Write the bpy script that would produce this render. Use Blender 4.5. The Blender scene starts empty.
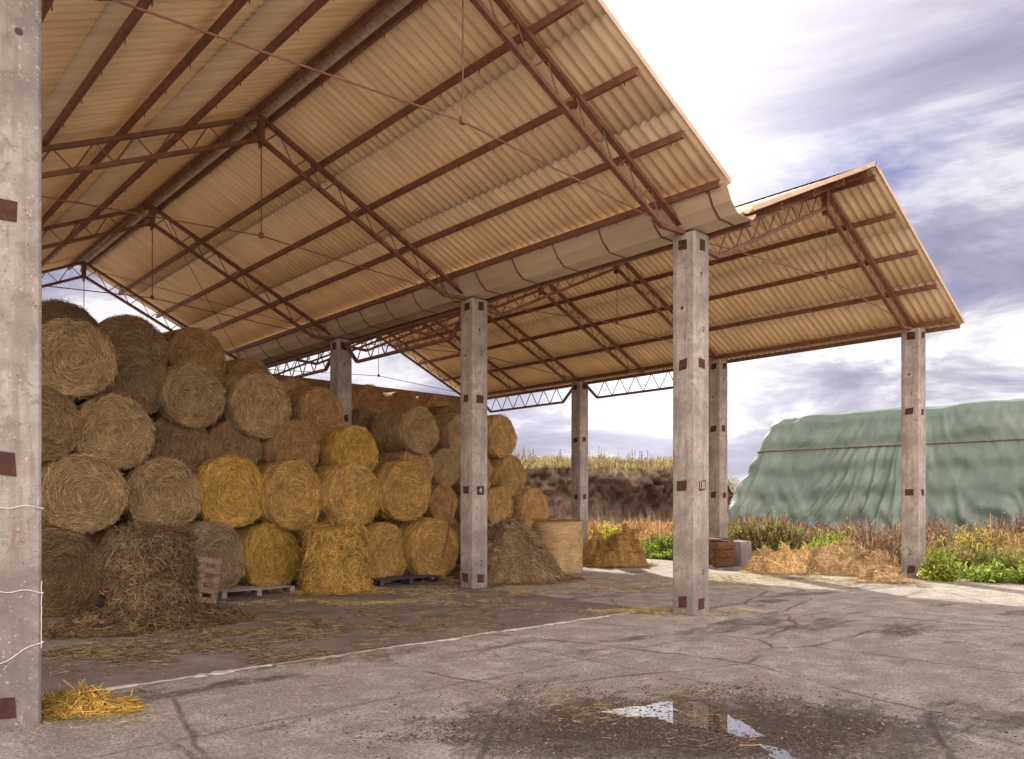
import bpy, bmesh, math, random
import numpy as np
from mathutils import Vector, noise
random.seed(4); RNG = np.random.default_rng(11)
R = math.radians
SC = bpy.context.scene; COL = SC.collection

# ------------------------------------------------------------------ camera
TH, F, HY, EYE = 0.747, 784.0, 506.0, 1.75
cd = bpy.data.cameras.new('camera'); cam = bpy.data.objects.new('camera', cd); COL.objects.link(cam)
cam.location = (0, 0, EYE); cam.rotation_euler = (R(90), 0, -TH)
cd.sensor_width = 36; cd.lens = F / 1024 * 36; cd.shift_y = (HY - 379.5) / 1024
cd.clip_start = .05; cd.clip_end = 6000
SC.camera = cam
cT, sT = math.cos(TH), math.sin(TH)

# ------------------------------------------------------------------ sky, sun, exposure
SUN_AZ, SUN_EL = R(34.3), R(35)
w = bpy.data.worlds.new('World'); SC.world = w; w.use_nodes = True
nt = w.node_tree; nt.nodes.clear(); N = nt.nodes; L = nt.links
def nn(t, **k):
    n = N.new(t)
    for a, b in k.items(): setattr(n, a, b)
    return n
out = nn('ShaderNodeOutputWorld'); bg = nn('ShaderNodeBackground'); L.new(bg.outputs[0], out.inputs[0])
bg.inputs[1].default_value = .1
sky = nn('ShaderNodeTexSky', sky_type='NISHITA'); sky.sun_disc = False
sky.sun_elevation = SUN_EL; sky.sun_rotation = SUN_AZ; sky.dust_density = 1.5; sky.air_density = 1.2
tc = nn('ShaderNodeTexCoord'); sep = nn('ShaderNodeSeparateXYZ'); L.new(tc.outputs['Generated'], sep.inputs[0])
def M(op, a, b=None, c=None):
    n = nn('ShaderNodeMath', operation=op)
    for i, v in enumerate((a, b, c)):
        if v is None: continue
        if isinstance(v, (int, float)): n.inputs[i].default_value = v
        else: L.new(v, n.inputs[i])
    return n.outputs[0]
def ramp(v, *st):
    n = nn('ShaderNodeValToRGB'); e = n.color_ramp.elements
    while len(e) < len(st): e.new(.5)
    for i, (p, c) in enumerate(st): e[i].position = p; e[i].color = c if len(c) == 4 else (*c, 1)
    L.new(v, n.inputs[0]); return n.outputs[0]
def mix(f, a, b, bt='MIX'):
    n = nn('ShaderNodeMix', data_type='RGBA', blend_type=bt)
    for i, v in ((0, f), (6, a), (7, b)):
        if isinstance(v, (int, float)): n.inputs[i].default_value = v
        elif isinstance(v, tuple): n.inputs[i].default_value = v if len(v) == 4 else (*v, 1)
        else: L.new(v, n.inputs[i])
    return n.outputs[2]
zz = M('ADD', M('MAXIMUM', sep.outputs[2], 0.0), .16)
cv = nn('ShaderNodeCombineXYZ'); L.new(M('DIVIDE', sep.outputs[0], zz), cv.inputs[0]); L.new(M('DIVIDE', sep.outputs[1], zz), cv.inputs[1])
def skynoise(scale, det, dist, off, rough=.58):
    n = nn('ShaderNodeTexNoise'); n.inputs['Scale'].default_value = scale; n.inputs['Detail'].default_value = det
    n.inputs['Distortion'].default_value = dist; n.inputs['Roughness'].default_value = rough + .06
    a = nn('ShaderNodeVectorMath', operation='ADD'); L.new(cv.outputs[0], a.inputs[0]); a.inputs[1].default_value = off
    L.new(a.outputs[0], n.inputs['Vector']); return n.outputs[0]
n1 = skynoise(.62, 10, .35, (3.1, 7.7, 0)); n2 = skynoise(1.15, 9, .5, (11.3, 2.2, 1.5), .55); n3 = skynoise(.3, 3, .2, (5, 1, 4))
cover = ramp(n1, (.36, (0, 0, 0)), (.47, (1, 1, 1)))
shade = ramp(n2, (.385, (.14, .135, .26)), (.455, (.31, .295, .45)), (.51, (.53, .50, .61)), (.58, (1.1, 1.08, 1.08)))
shade = mix(ramp(n3, (.4, (0, 0, 0)), (.62, (1, 1, 1))), shade, mix(.35, shade, (.40, .37, .55)))
shade = mix(1.0, shade, (5.2, 5.2, 5.2), 'MULTIPLY')
dp = nn('ShaderNodeVectorMath', operation='DOT_PRODUCT'); L.new(tc.outputs['Generated'], dp.inputs[0])
GD = Vector((math.sin(R(50)) * math.cos(R(40)), math.cos(R(50)) * math.cos(R(40)), math.sin(R(40))))
dp.inputs[1].default_value = GD
glow = M('POWER', M('MAXIMUM', dp.outputs['Value'], 0.0), 26)
skyc = mix(1.0, sky.outputs[0], (.62, .66, 1.0), 'MULTIPLY')
skym = mix(cover, mix(.9, skyc, (.8, .8, 2.0)), shade)
low = ramp(sep.outputs[2], (0.0, (1, 1, 1)), (.34, (0, 0, 0)))
skym = mix(M('MULTIPLY', low, .42), skym, (5.2, 5.1, 5.5))
skym = mix(glow, skym, mix(1.0, skym, (7., 6.7, 6.3), 'ADD'))
d2 = nn('ShaderNodeVectorMath', operation='DOT_PRODUCT'); L.new(tc.outputs['Generated'], d2.inputs[0])
d2.inputs[1].default_value = (math.sin(R(53)) * math.cos(R(15)), math.cos(R(53)) * math.cos(R(15)), math.sin(R(15)))   # bright patch added to the sky behind the roof, whitens the puddle's reflection
skym = mix(M('POWER', M('MAXIMUM', d2.outputs['Value'], 0.0), 90), skym, mix(1.0, skym, (6., 5.9, 5.8), 'ADD'))
# unseen sky behind the camera, brightened and warmed to light the faces in view
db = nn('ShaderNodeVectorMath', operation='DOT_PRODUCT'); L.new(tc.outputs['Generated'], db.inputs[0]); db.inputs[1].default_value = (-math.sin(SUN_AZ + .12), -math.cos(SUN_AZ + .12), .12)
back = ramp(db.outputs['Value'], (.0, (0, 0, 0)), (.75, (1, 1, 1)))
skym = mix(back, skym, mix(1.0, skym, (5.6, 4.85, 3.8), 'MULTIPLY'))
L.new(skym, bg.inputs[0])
sd = bpy.data.lights.new('sun', 'SUN'); sun = bpy.data.objects.new('sun', sd); COL.objects.link(sun)
sd.energy = 4.2; sd.angle = R(.6); sd.color = (1, .9, .74)
sv = Vector((math.sin(SUN_AZ) * math.cos(SUN_EL), math.cos(SUN_AZ) * math.cos(SUN_EL), math.sin(SUN_EL)))
sun.rotation_euler = sv.to_track_quat('Z', 'Y').to_euler()
SC.view_settings.view_transform = 'Standard'; SC.view_settings.look = 'None'
SC.view_settings.gamma = 1; SC.view_settings.exposure = .93
SC.render.engine = 'CYCLES'
SC.cycles.max_bounces = 8; SC.cycles.diffuse_bounces = 5

# ------------------------------------------------------------------ helpers
def ray(px, py):
    la = (px - 512) / F
    return Vector((la * cT + sT, -la * sT + cT, (HY - py) / F))
def gnd(px, py, z=0.0):                       # a point of the ground seen at a pixel (used to measure the place)
    d = ray(px, py); t = (z - EYE) / d.z; return Vector((d.x * t, d.y * t, z))
def onY(px, py, Y):                           # a point on the vertical plane Y = const
    d = ray(px, py); t = Y / d.y; return Vector((d.x * t, Y, EYE + d.z * t)), t
def atd(px, py, dep):
    d = ray(px, py); return Vector((d.x * dep, d.y * dep, EYE + d.z * dep))

class Geo:
    def __init__(s): s.v = []; s.f = []; s.m = []; s.c = []; s.n = 0
    def add(s, v, f, m=0, c=None):
        v = np.asarray(v, float); s.v.append(v)
        f = [[i + s.n for i in q] for q in (f.tolist() if isinstance(f, np.ndarray) else f)]
        s.f += f; s.m += [m] * len(f); s.n += len(v)
        if c is None: c = np.ones((len(v), 3))
        c = np.asarray(c, float)
        if c.ndim == 1: c = np.tile(c, (len(v), 1))
        s.c.append(c); return s
    def box(s, lo, hi, m=0, rot=None, c=None):
        x0, y0, z0 = lo; x1, y1, z1 = hi
        v = np.array([(x0,y0,z0),(x1,y0,z0),(x1,y1,z0),(x0,y1,z0),(x0,y0,z1),(x1,y0,z1),(x1,y1,z1),(x0,y1,z1)], float)
        if rot is not None:
            ctr = v.mean(0); mm = np.array(rot.to_3x3()); v = (v - ctr) @ mm.T + ctr
        return s.add(v, [(0,3,2,1),(4,5,6,7),(0,1,5,4),(1,2,6,5),(2,3,7,6),(3,0,4,7)], m, c)
    def beam(s, a, b, w, h, m=0, up=(0, 0, 1)):
        a = Vector(a); b = Vector(b); d = (b - a).normalized(); u = Vector(up)
        if abs(d.dot(u)) > .98: u = Vector((1, 0, 0))
        r = d.cross(u).normalized(); u = r.cross(d).normalized()
        v = [p + r * (i * w / 2) + u * (j * h / 2) for p in (a, b) for i, j in ((-1,-1),(1,-1),(1,1),(-1,1))]
        return s.add([tuple(q) for q in v], [(0,1,2,3),(7,6,5,4),(0,4,5,1),(1,5,6,2),(2,6,7,3),(3,7,4,0)], m)
    def tube(s, pts, r, n=6, m=0, c=None):
        pts = [Vector(p) for p in pts]; vs = []
        for i, p in enumerate(pts):
            d = (pts[min(i+1, len(pts)-1)] - pts[max(i-1, 0)]).normalized()
            u = Vector((0, 0, 1)) if abs(d.z) < .9 else Vector((1, 0, 0))
            a = d.cross(u).normalized(); b = d.cross(a)
            rr = r[i] if isinstance(r, (list, tuple)) else r
            for k in range(n):
                t = 2 * math.pi * k / n; vs.append(tuple(p + a * math.cos(t) * rr + b * math.sin(t) * rr))
        f = [(i*n+k, i*n+(k+1) % n, (i+1)*n+(k+1) % n, (i+1)*n+k) for i in range(len(pts)-1) for k in range(n)]
        f += [tuple(range(n))[::-1], tuple((len(pts)-1)*n+k for k in range(n))]
        return s.add(vs, f, m, c)
    def strands(s, P, T, Nn, Ln, W, bend, col, m=0, segs=2, lift=0.0):
        P, T, Nn = (np.asarray(a, float) for a in (P, T, Nn)); n = len(P)
        T = T / (np.linalg.norm(T, axis=1, keepdims=True) + 1e-9)
        B = np.cross(T, Nn); B /= (np.linalg.norm(B, axis=1, keepdims=True) + 1e-9)
        N2 = np.cross(B, T)
        Ln = np.broadcast_to(np.asarray(Ln, float), n)[:, None]; W = np.broadcast_to(np.asarray(W, float), n)[:, None]
        bend = np.broadcast_to(np.asarray(bend, float), n)[:, None]; lift = np.broadcast_to(np.asarray(lift, float), n)[:, None]
        V = np.zeros((n, segs + 1, 2, 3))
        roll = RNG.uniform(-.7, .7, n)[:, None]; WV = B * np.cos(roll) + N2 * np.sin(roll)
        for i in range(segs + 1):
            q = i / segs - .5
            c = P + T * Ln * q + B * bend * Ln * (q * q * 4 - .5) + N2 * lift * Ln * (.5 - abs(q) * 0 + q)
            V[:, i, 0] = c - WV * W / 2; V[:, i, 1] = c + WV * W / 2
        k = (segs + 1) * 2; base = np.arange(n)[:, None] * k
        F_ = np.concatenate([base + np.array([[2*i, 2*i+1, 2*i+3, 2*i+2]]) for i in range(segs)], 0)
        return s.add(V.reshape(-1, 3), F_, m, np.repeat(np.asarray(col), k, axis=0))
    def build(s, name, mats, parent=None, smooth=False, mats_smooth=None):
        me = bpy.data.meshes.new(name)
        me.from_pydata(np.concatenate(s.v).tolist(), [], s.f)
        if not isinstance(mats, (list, tuple)): mats = [mats]
        for q in mats: me.materials.append(q)
        me.polygons.foreach_set('material_index', s.m)
        ca = me.color_attributes.new('Col', 'FLOAT_COLOR', 'POINT')
        c = np.concatenate(s.c); ca.data.foreach_set('color', np.concatenate([c, np.ones((len(c), 1))], 1).ravel())
        if smooth: me.polygons.foreach_set('use_smooth', [True] * len(me.polygons))
        me.update()
        o = bpy.data.objects.new(name, me); COL.objects.link(o)
        if parent: o.parent = parent
        return o
def tag(o, label=None, cat=None, group=None, kind=None):
    if label: o['label'] = label
    if cat: o['category'] = cat
    if group: o['group'] = group
    if kind: o['kind'] = kind
    return o
def empty(name, loc, rz=0):
    o = bpy.data.objects.new(name, None); COL.objects.link(o); o.location = loc; o.rotation_euler = (0, 0, rz)
    o.empty_display_size = .2; return o
def fbm(p, o=4): return noise.fractal(Vector(p), 1.0, 2.0, o)

# ------------------------------------------------------------------ materials
def material(name, build):
    global nt, N, L
    m = bpy.data.materials.new(name); m.use_nodes = True; nt = m.node_tree; N = nt.nodes; L = nt.links; N.clear()
    o = nn('ShaderNodeOutputMaterial'); p = nn('ShaderNodeBsdfPrincipled'); L.new(p.outputs[0], o.inputs[0])
    build(p); return m
def tex(kind='Object', scale=(1, 1, 1)):
    c = nn('ShaderNodeTexCoord'); mp = nn('ShaderNodeMapping'); mp.inputs['Scale'].default_value = scale
    L.new(c.outputs[kind], mp.inputs[0]); return mp.outputs[0]
def noi(vec, scale, det=4, rough=.55, dist=0):
    n = nn('ShaderNodeTexNoise'); L.new(vec, n.inputs['Vector'])
    n.inputs['Scale'].default_value = scale; n.inputs['Detail'].default_value = det
    n.inputs['Roughness'].default_value = rough; n.inputs['Distortion'].default_value = dist
    return n.outputs[0]
def bump(p, h, st=.4, dist=.01, prev=None):
    b = nn('ShaderNodeBump'); b.inputs['Strength'].default_value = st; b.inputs['Distance'].default_value = dist
    L.new(h, b.inputs['Height'])
    if prev is not None: L.new(prev, b.inputs['Normal'])
    L.new(b.outputs[0], p.inputs['Normal']); return b.outputs[0]
def setp(p, col=None, rough=None, metal=None):
    for k, v in (('Base Color', col), ('Roughness', rough), ('Metallic', metal)):
        if v is None: continue
        if isinstance(v, (int, float)): p.inputs[k].default_value = v
        elif isinstance(v, tuple): p.inputs[k].default_value = (*v, 1)
        else: L.new(v, p.inputs[k])
def attr_col():
    a = nn('ShaderNodeAttribute', attribute_name='Col'); return a.outputs[0]
def b_simple(c1, c2, sc, rough=.8, bs=.3, bd=.01, map_=(1, 1, 1), bsc=None):
    def f(p):
        v = tex(scale=map_); n = noi(v, sc, 6)
        setp(p, ramp(n, (.32, c1), (.68, c2)), rough); bump(p, noi(v, bsc or sc * 4, 5), bs, bd)
    return f

def b_concrete(p):
    v = tex(); a = noi(v, 1.3, 6, .65); b = noi(v, 9, 6, .7); s = noi(tex(scale=(9, 9, .5)), 1.2, 5, .6)
    c = ramp(a, (.38, (.23, .205, .18)), (.5, (.37, .335, .295)), (.62, (.49, .455, .41)))
    c = mix(M('MULTIPLY', ramp(b, (.5, (0, 0, 0)), (.62, (1, 1, 1))), .7), c, (.33, .30, .265))
    c = mix(M('MULTIPLY', ramp(s, (.47, (0, 0, 0)), (.62, (1, 1, 1))), .6), c, (.25, .22, .19))
    sp = nn('ShaderNodeSeparateXYZ'); L.new(v, sp.inputs[0])
    st = M('ADD', sp.outputs[2], M('MULTIPLY', M('SUBTRACT', noi(v, 3, 5), .5), 1.3))
    c = mix(M('MULTIPLY', ramp(st, (.1, (1, 1, 1)), (.95, (0, 0, 0))), .8), c, (.16, .148, .135))   # splash dirt at the foot
    bl = ramp(noi(v, 4.5, 7, .8), (.53, (0, 0, 0)), (.57, (1, 1, 1)))
    c = mix(M('MULTIPLY', bl, .5), c, (.22, .19, .165))
    wsp = ramp(noi(v, 26, 4, .7), (.62, (0, 0, 0)), (.66, (1, 1, 1))); c = mix(M('MULTIPLY', wsp, .6), c, (.66, .63, .58))
    c = mix(M('MULTIPLY', ramp(noi(tex(scale=(7, 7, .8)), 1.4, 4), (.58, (0, 0, 0)), (.66, (1, 1, 1))), .4), c, (.26, .13, .08))
    vo = nn('ShaderNodeTexVoronoi'); L.new(v, vo.inputs['Vector']); vo.inputs['Scale'].default_value = 26
    pit = ramp(vo.outputs['Distance'], (.1, (0, 0, 0)), (.22, (1, 1, 1)))
    pm = M('MULTIPLY', ramp(noi(v, 14, 2), (.56, (0, 0, 0)), (.62, (1, 1, 1))), M('SUBTRACT', 1.0, pit))
    c = mix(M('MULTIPLY', pm, .7), c, (.13, .11, .1))
    setp(p, c, .9); b1 = bump(p, noi(v, 45, 6, .75), .7, .012); bump(p, M('SUBTRACT', b, M('MULTIPLY', pm, 1.5)), .5, .01, b1)
CONC = material('weathered_concrete', b_concrete)
STEEL = material('red_oxide_steel', b_simple((.15, .06, .038), (.26, .115, .072), 6, .55, .2, .003))
RUST = material('rusty_plate', b_simple((.035, .013, .010), (.10, .035, .022), 14, .8, .5, .004))
GALV = material('gutter_metal', b_simple((.52, .38, .26), (.68, .52, .37), 2.5, .5, .2, .004, (1, .3, 1)))
def b_sheet(p):
    v = tex(); a = noi(tex(scale=(.5, 3.5, 1)), 1.2, 6, .65); g = noi(v, 30, 3)
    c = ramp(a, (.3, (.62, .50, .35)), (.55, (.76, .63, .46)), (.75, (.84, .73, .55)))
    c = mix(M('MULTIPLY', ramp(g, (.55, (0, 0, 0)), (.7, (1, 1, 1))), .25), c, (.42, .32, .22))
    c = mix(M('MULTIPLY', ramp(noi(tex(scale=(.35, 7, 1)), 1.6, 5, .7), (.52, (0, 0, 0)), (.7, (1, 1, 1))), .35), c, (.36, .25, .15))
    setp(p, c, .55); bump(p, g, .15, .003)
    tr = nn('ShaderNodeBsdfTranslucent'); tr.inputs[0].default_value = (1, .72, .40, 1); mx = nn('ShaderNodeMixShader'); mx.inputs[0].default_value = .14  # warm translucency added so the underside glows as under the flare
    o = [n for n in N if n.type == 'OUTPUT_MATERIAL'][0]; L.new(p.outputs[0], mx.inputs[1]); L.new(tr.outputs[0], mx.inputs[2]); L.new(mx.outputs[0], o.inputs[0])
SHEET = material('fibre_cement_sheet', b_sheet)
def b_straw(p):
    g = attr_col(); oi = nn('ShaderNodeObjectInfo')
    v = tex(); n = noi(v, 3.2, 4); c = mix(1.0, g, oi.outputs['Color'], 'MULTIPLY')
    c = mix(1.0, c, ramp(n, (.3, (.72, .7, .66)), (.7, (1.15, 1.12, 1.05))), 'MULTIPLY')
    setp(p, c, .75); p.inputs['Specular IOR Level'].default_value = .25
    bump(p, noi(v, 45, 5, .75), .9, .03)
STRAW = material('straw', b_straw)
WOOD = material('pallet_wood', b_simple((.10, .06, .04), (.26, .18, .12), 5, .85, .4, .004, (1, 1, 6)))
GWOOD = material('grey_pallet_wood', b_simple((.15, .13, .11), (.32, .29, .26), 5, .85, .4, .004, (1, 1, 6)))
REDWOOD = material('red_brown_crate_wood', b_simple((.10, .04, .028), (.2, .10, .065), 5, .85, .4, .004, (6, 1, 1)))
DARK = material('black_plastic', b_simple((.02, .02, .022), (.05, .05, .055), 5, .5, .2))
PLAS = material('white_plastic_string', b_simple((.6, .6, .6), (.8, .8, .8), 20, .4, .2))
MARK = material('black_paint_mark', b_simple((.03, .025, .025), (.06, .05, .05), 20, .6, .1))
MARKW = material('pale_paint_mark', b_simple((.55, .45, .42), (.7, .6, .55), 20, .6, .1))
WALLB = material('brown_board', b_simple((.24, .14, .09), (.36, .23, .15), 3, .85, .4, .01, (4, 1, .4)))
def b_tarp(p):
    v = tex(); a = noi(v, .45, 6, .6)
    c = ramp(a, (.3, (.10, .145, .12)), (.52, (.13, .185, .152)), (.72, (.18, .235, .195)))
    setp(p, c, .42); b1 = bump(p, noi(tex(scale=(1, 1, .22)), 2.2, 5, .6, .6), .35, .08); bump(p, noi(v, 9, 3), .15, .02, b1)
TARP = material('green_tarpaulin', b_tarp)
def b_leaf(p):
    setp(p, attr_col(), .6); p.inputs['Specular IOR Level'].default_value = .3
    tr = nn('ShaderNodeBsdfTranslucent'); L.new(p.inputs['Base Color'].links[0].from_socket, tr.inputs[0])
    mx = nn('ShaderNodeMixShader'); mx.inputs[0].default_value = .5
    o = [n for n in N if n.type == 'OUTPUT_MATERIAL'][0]
    L.new(p.outputs[0], mx.inputs[1]); L.new(tr.outputs[0], mx.inputs[2]); L.new(mx.outputs[0], o.inputs[0])
LEAF = material('plant_leaf', b_leaf)
def b_earth(p):
    v = tex(); a = noi(v, .5, 8, .65); s = noi(tex(scale=(1, 1, .9)), 1.3, 8, .75)
    c = ramp(a, (.3, (.12, .075, .05)), (.7, (.34, .235, .165)))
    c = mix(ramp(s, (.42, (0, 0, 0)), (.66, (1, 1, 1))), c, (.09, .052, .042))
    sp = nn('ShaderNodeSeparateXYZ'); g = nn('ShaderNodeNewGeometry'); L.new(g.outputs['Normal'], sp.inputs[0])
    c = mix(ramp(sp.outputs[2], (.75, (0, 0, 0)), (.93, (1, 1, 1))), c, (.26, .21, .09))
    setp(p, c, .95); b1 = bump(p, s, 1.0, .5); bump(p, noi(v, 7, 5), .7, .12, b1)
EARTH = material('bare_earth', b_earth)

PUD = gnd(668, 716)
def b_yard(p):
    v = tex(); sp = nn('ShaderNodeSeparateXYZ'); L.new(v, sp.inputs[0])
    big = noi(v, .35, 6, .6); mid = noi(v, 2.2, 7, .65); fin = noi(v, 30, 6, .85); gr = noi(v, 120, 2, .6)
    c = ramp(mid, (.36, (.27, .245, .21)), (.5, (.44, .41, .36)), (.62, (.66, .63, .57)))
    c = mix(M('MULTIPLY', ramp(big, (.42, (0, 0, 0)), (.62, (1, 1, 1))), .6), c, (.30, .262, .225))
    c = mix(ramp(fin, (.44, (.8, .8, .8)), (.53, (0, 0, 0))), c, (.12, .105, .088))
    c = mix(M('MULTIPLY', ramp(gr, (.52, (0, 0, 0)), (.6, (1, 1, 1))), .6), c, (.72, .69, .64))
    ag = nn('ShaderNodeTexVoronoi'); L.new(v, ag.inputs['Vector']); ag.inputs['Scale'].default_value = 34
    c = mix(M('MULTIPLY', ramp(ag.outputs['Distance'], (.12, (1, 1, 1)), (.3, (0, 0, 0))), ramp(noi(v, 5, 4), (.38, (0, 0, 0)), (.6, (.8, .8, .8)))), c, (.68, .65, .6))
    c = mix(M('MULTIPLY', ramp(noi(v, 8, 6, .8), (.5, (0, 0, 0)), (.62, (1, 1, 1))), .5), c, (.18, .155, .13))
    # cracks
    dn = nn('ShaderNodeTexNoise'); L.new(v, dn.inputs['Vector']); dn.inputs['Scale'].default_value = 1.1; dn.inputs['Detail'].default_value = 5
    vm = nn('ShaderNodeMix', data_type='VECTOR'); vm.inputs[0].default_value = .22; L.new(v, vm.inputs[4]); L.new(dn.outputs[1], vm.inputs[5])
    vo = nn('ShaderNodeTexVoronoi', feature='DISTANCE_TO_EDGE'); L.new(vm.outputs[1], vo.inputs['Vector']); vo.inputs['Scale'].default_value = .42
    ck = ramp(vo.outputs['Distance'], (.003, (1, 1, 1)), (.010, (0, 0, 0)))
    ck = M('MULTIPLY', ck, ramp(noi(v, .9, 3), (.40, (0, 0, 0)), (.52, (1, 1, 1))))
    c = mix(M('MULTIPLY', ck, .75), c, (.09, .078, .062))
    # slab joints
    def joint(s, per, off, wd):
        t = M('ADD', s, M('MULTIPLY', M('SUBTRACT', noi(v, 2.6, 6, .7), .5), .2))
        q = M('ABSOLUTE', M('SUBTRACT', M('FRACT', M('DIVIDE', M('ADD', t, off), per)), .5))
        return ramp(q, (wd / per * .4, (1, 1, 1)), (wd / per, (0, 0, 0)))
    jn = M('MAXIMUM', joint(sp.outputs[0], 4.6, .2, .03), joint(sp.outputs[1], 3.9, 3.75, .03))
    jn = M('MULTIPLY', jn, ramp(noi(v, 1.3, 4), (.36, (.1, .1, .1)), (.6, (1, 1, 1))))
    c = mix(M('MULTIPLY', jn, .6), c, (.10, .085, .06))
    # mud: round the puddle and in drifting patches
    mp = nn('ShaderNodeMapping'); mp.vector_type = 'TEXTURE'; L.new(v, mp.inputs[0])
    mp.inputs['Location'].default_value = PUD + Vector((-.1, -.35, 0)); mp.inputs['Rotation'].default_value = (0, 0, -TH); mp.inputs['Scale'].default_value = (2.1, 1.05, 9)
    ln = nn('ShaderNodeVectorMath', operation='LENGTH'); L.new(mp.outputs[0], ln.inputs[0])
    e = M('ADD', ln.outputs['Value'], M('MULTIPLY', M('SUBTRACT', noi(v, 2.4, 8, .8), .5), 2.2))
    mud = ramp(e, (.55, (1, 1, 1)), (1.0, (0, 0, 0)))
    mud = M('MAXIMUM', mud, M('MULTIPLY', ramp(noi(tex(scale=(.5, 1.2, 1)), .62, 8, .66), (.56, (0, 0, 0)), (.64, (1, 1, 1))), M('MULTIPLY', ramp(noi(v, 6, 6, .8), (.4, (0, 0, 0)), (.56, (1, 1, 1))), .75)))
    c = mix(mud, c, mix(ramp(fin, (.42, (0, 0, 0)), (.6, (1, 1, 1))), (.05, .038, .028), (.21, .17, .13)))
    setp(p, c, M('SUBTRACT', .88, M('MULTIPLY', mud, .22)))
    b1 = bump(p, fin, 1.0, .035); b2 = bump(p, M('MULTIPLY', mud, noi(v, 16, 6, .75)), 1.0, .12, b1)
    bump(p, M('MULTIPLY', M('MAXIMUM', ck, jn), -1.0), .6, .03, b2)
YARD = material('worn_concrete_yard', b_yard)
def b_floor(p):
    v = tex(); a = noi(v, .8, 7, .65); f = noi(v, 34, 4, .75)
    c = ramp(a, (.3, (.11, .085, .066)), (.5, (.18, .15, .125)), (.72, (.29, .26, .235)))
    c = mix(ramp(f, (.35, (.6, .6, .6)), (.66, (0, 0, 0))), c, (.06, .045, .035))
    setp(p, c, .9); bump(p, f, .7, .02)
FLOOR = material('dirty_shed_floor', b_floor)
GROUND = material('field_soil', b_simple((.10, .085, .035), (.26, .2, .10), .35, .95, .6, .05))
def b_water(p):
    setp(p, (.03, .025, .02), .01); p.inputs['IOR'].default_value = 2.0; p.inputs['Specular IOR Level'].default_value = 1.0
    bump(p, noi(tex(), 6, 2), .015, .01)
WATER = material('puddle_water', b_water)

# ------------------------------------------------------------------ ground
def sheet_poly(name, pts, z, m, sub=0):
    g = Geo(); v = [(p[0], p[1], z) for p in pts]; g.add(v, [tuple(range(len(v)))]); o = g.build(name, m); tag(o, kind='structure'); return o
sheet_poly('ground', [(-2500, -2500), (2500, -2500), (2500, 2500), (-2500, 2500)], -.02, GROUND)
ed = []
for i in range(140):
    y = -28 + i * .55; ed.append((21.0 + .35 * fbm((y * .5, 1, 0)) + (max(0, y - 14) * -.02), y))
sheet_poly('concrete_yard', [(-28, -28)] + ed + [(-28, 49)], 0, YARD)
VX, EX, LX, RX1, RX2, YA, BAY = 10.84, 20.26, 1.30, 6.03, 15.6, 7.41, 5.5
YR = [YA + BAY * i for i in range(4)]
ef = [(LX - .1 + i * .12, 8.12 + .05 * fbm((i * .3, 0, 3))) for i in range(80)]
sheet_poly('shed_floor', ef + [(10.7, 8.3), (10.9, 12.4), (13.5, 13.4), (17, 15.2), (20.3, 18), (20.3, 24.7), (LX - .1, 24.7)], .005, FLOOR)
g = Geo(); top = []; n = 260                               # pale broken lip where the shed floor starts
for i in range(n + 1):
    x = 1.7 + 8.6 * i / n; wd = (.02 + .07 * max(0, fbm((x * 1.7, 4, 0)) + .3)) * (1 + .8 * fbm((x * 11, 2, 0)))
    if fbm((x * 2.3, 9, 0)) < .02: wd *= .1
    yy = 8.07 + .05 * fbm((x * 1.2, 7, 0)) + .02 * fbm((x * 9, 7, 0))
    top += [(x, yy - wd, .006), (x, yy - wd * .6, .022), (x, yy + wd * .7, .02), (x, yy + wd, .007)]
g.add(top, [(4*i+k, 4*(i+1)+k, 4*(i+1)+k+1, 4*i+k+1) for i in range(n) for k in range(3)])
tag(g.build('floor_edge', material('pale_concrete_lip', b_simple((.30, .275, .245), (.5, .47, .43), 9, .9, .6, .01))), kind='structure')

# puddle
def puddle(name, ol, z=.0045):
    pts = []
    for i in range(len(ol)):
        a = gnd(*ol[i]); b = gnd(*ol[(i + 1) % len(ol)])
        for k in range(14):
            q = a.lerp(b, k / 14); nz = noise.noise_vector(q * 9) * .035 + noise.noise_vector(q * 30) * .02
            pts.append((q.x + nz.x, q.y + nz.y))
    sheet_poly(name, pts, z, WATER)
puddle('puddle', [(602,712),(622,708),(645,706),(662,702),(690,702),(712,705),(722,713),(738,721),(752,728),(765,737),(750,739),(732,736),(722,734),(712,731),(695,727),(675,724),(655,718),(632,718)])
puddle('puddle_small', [(760,744),(790,752),(800,764),(778,762)])

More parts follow.
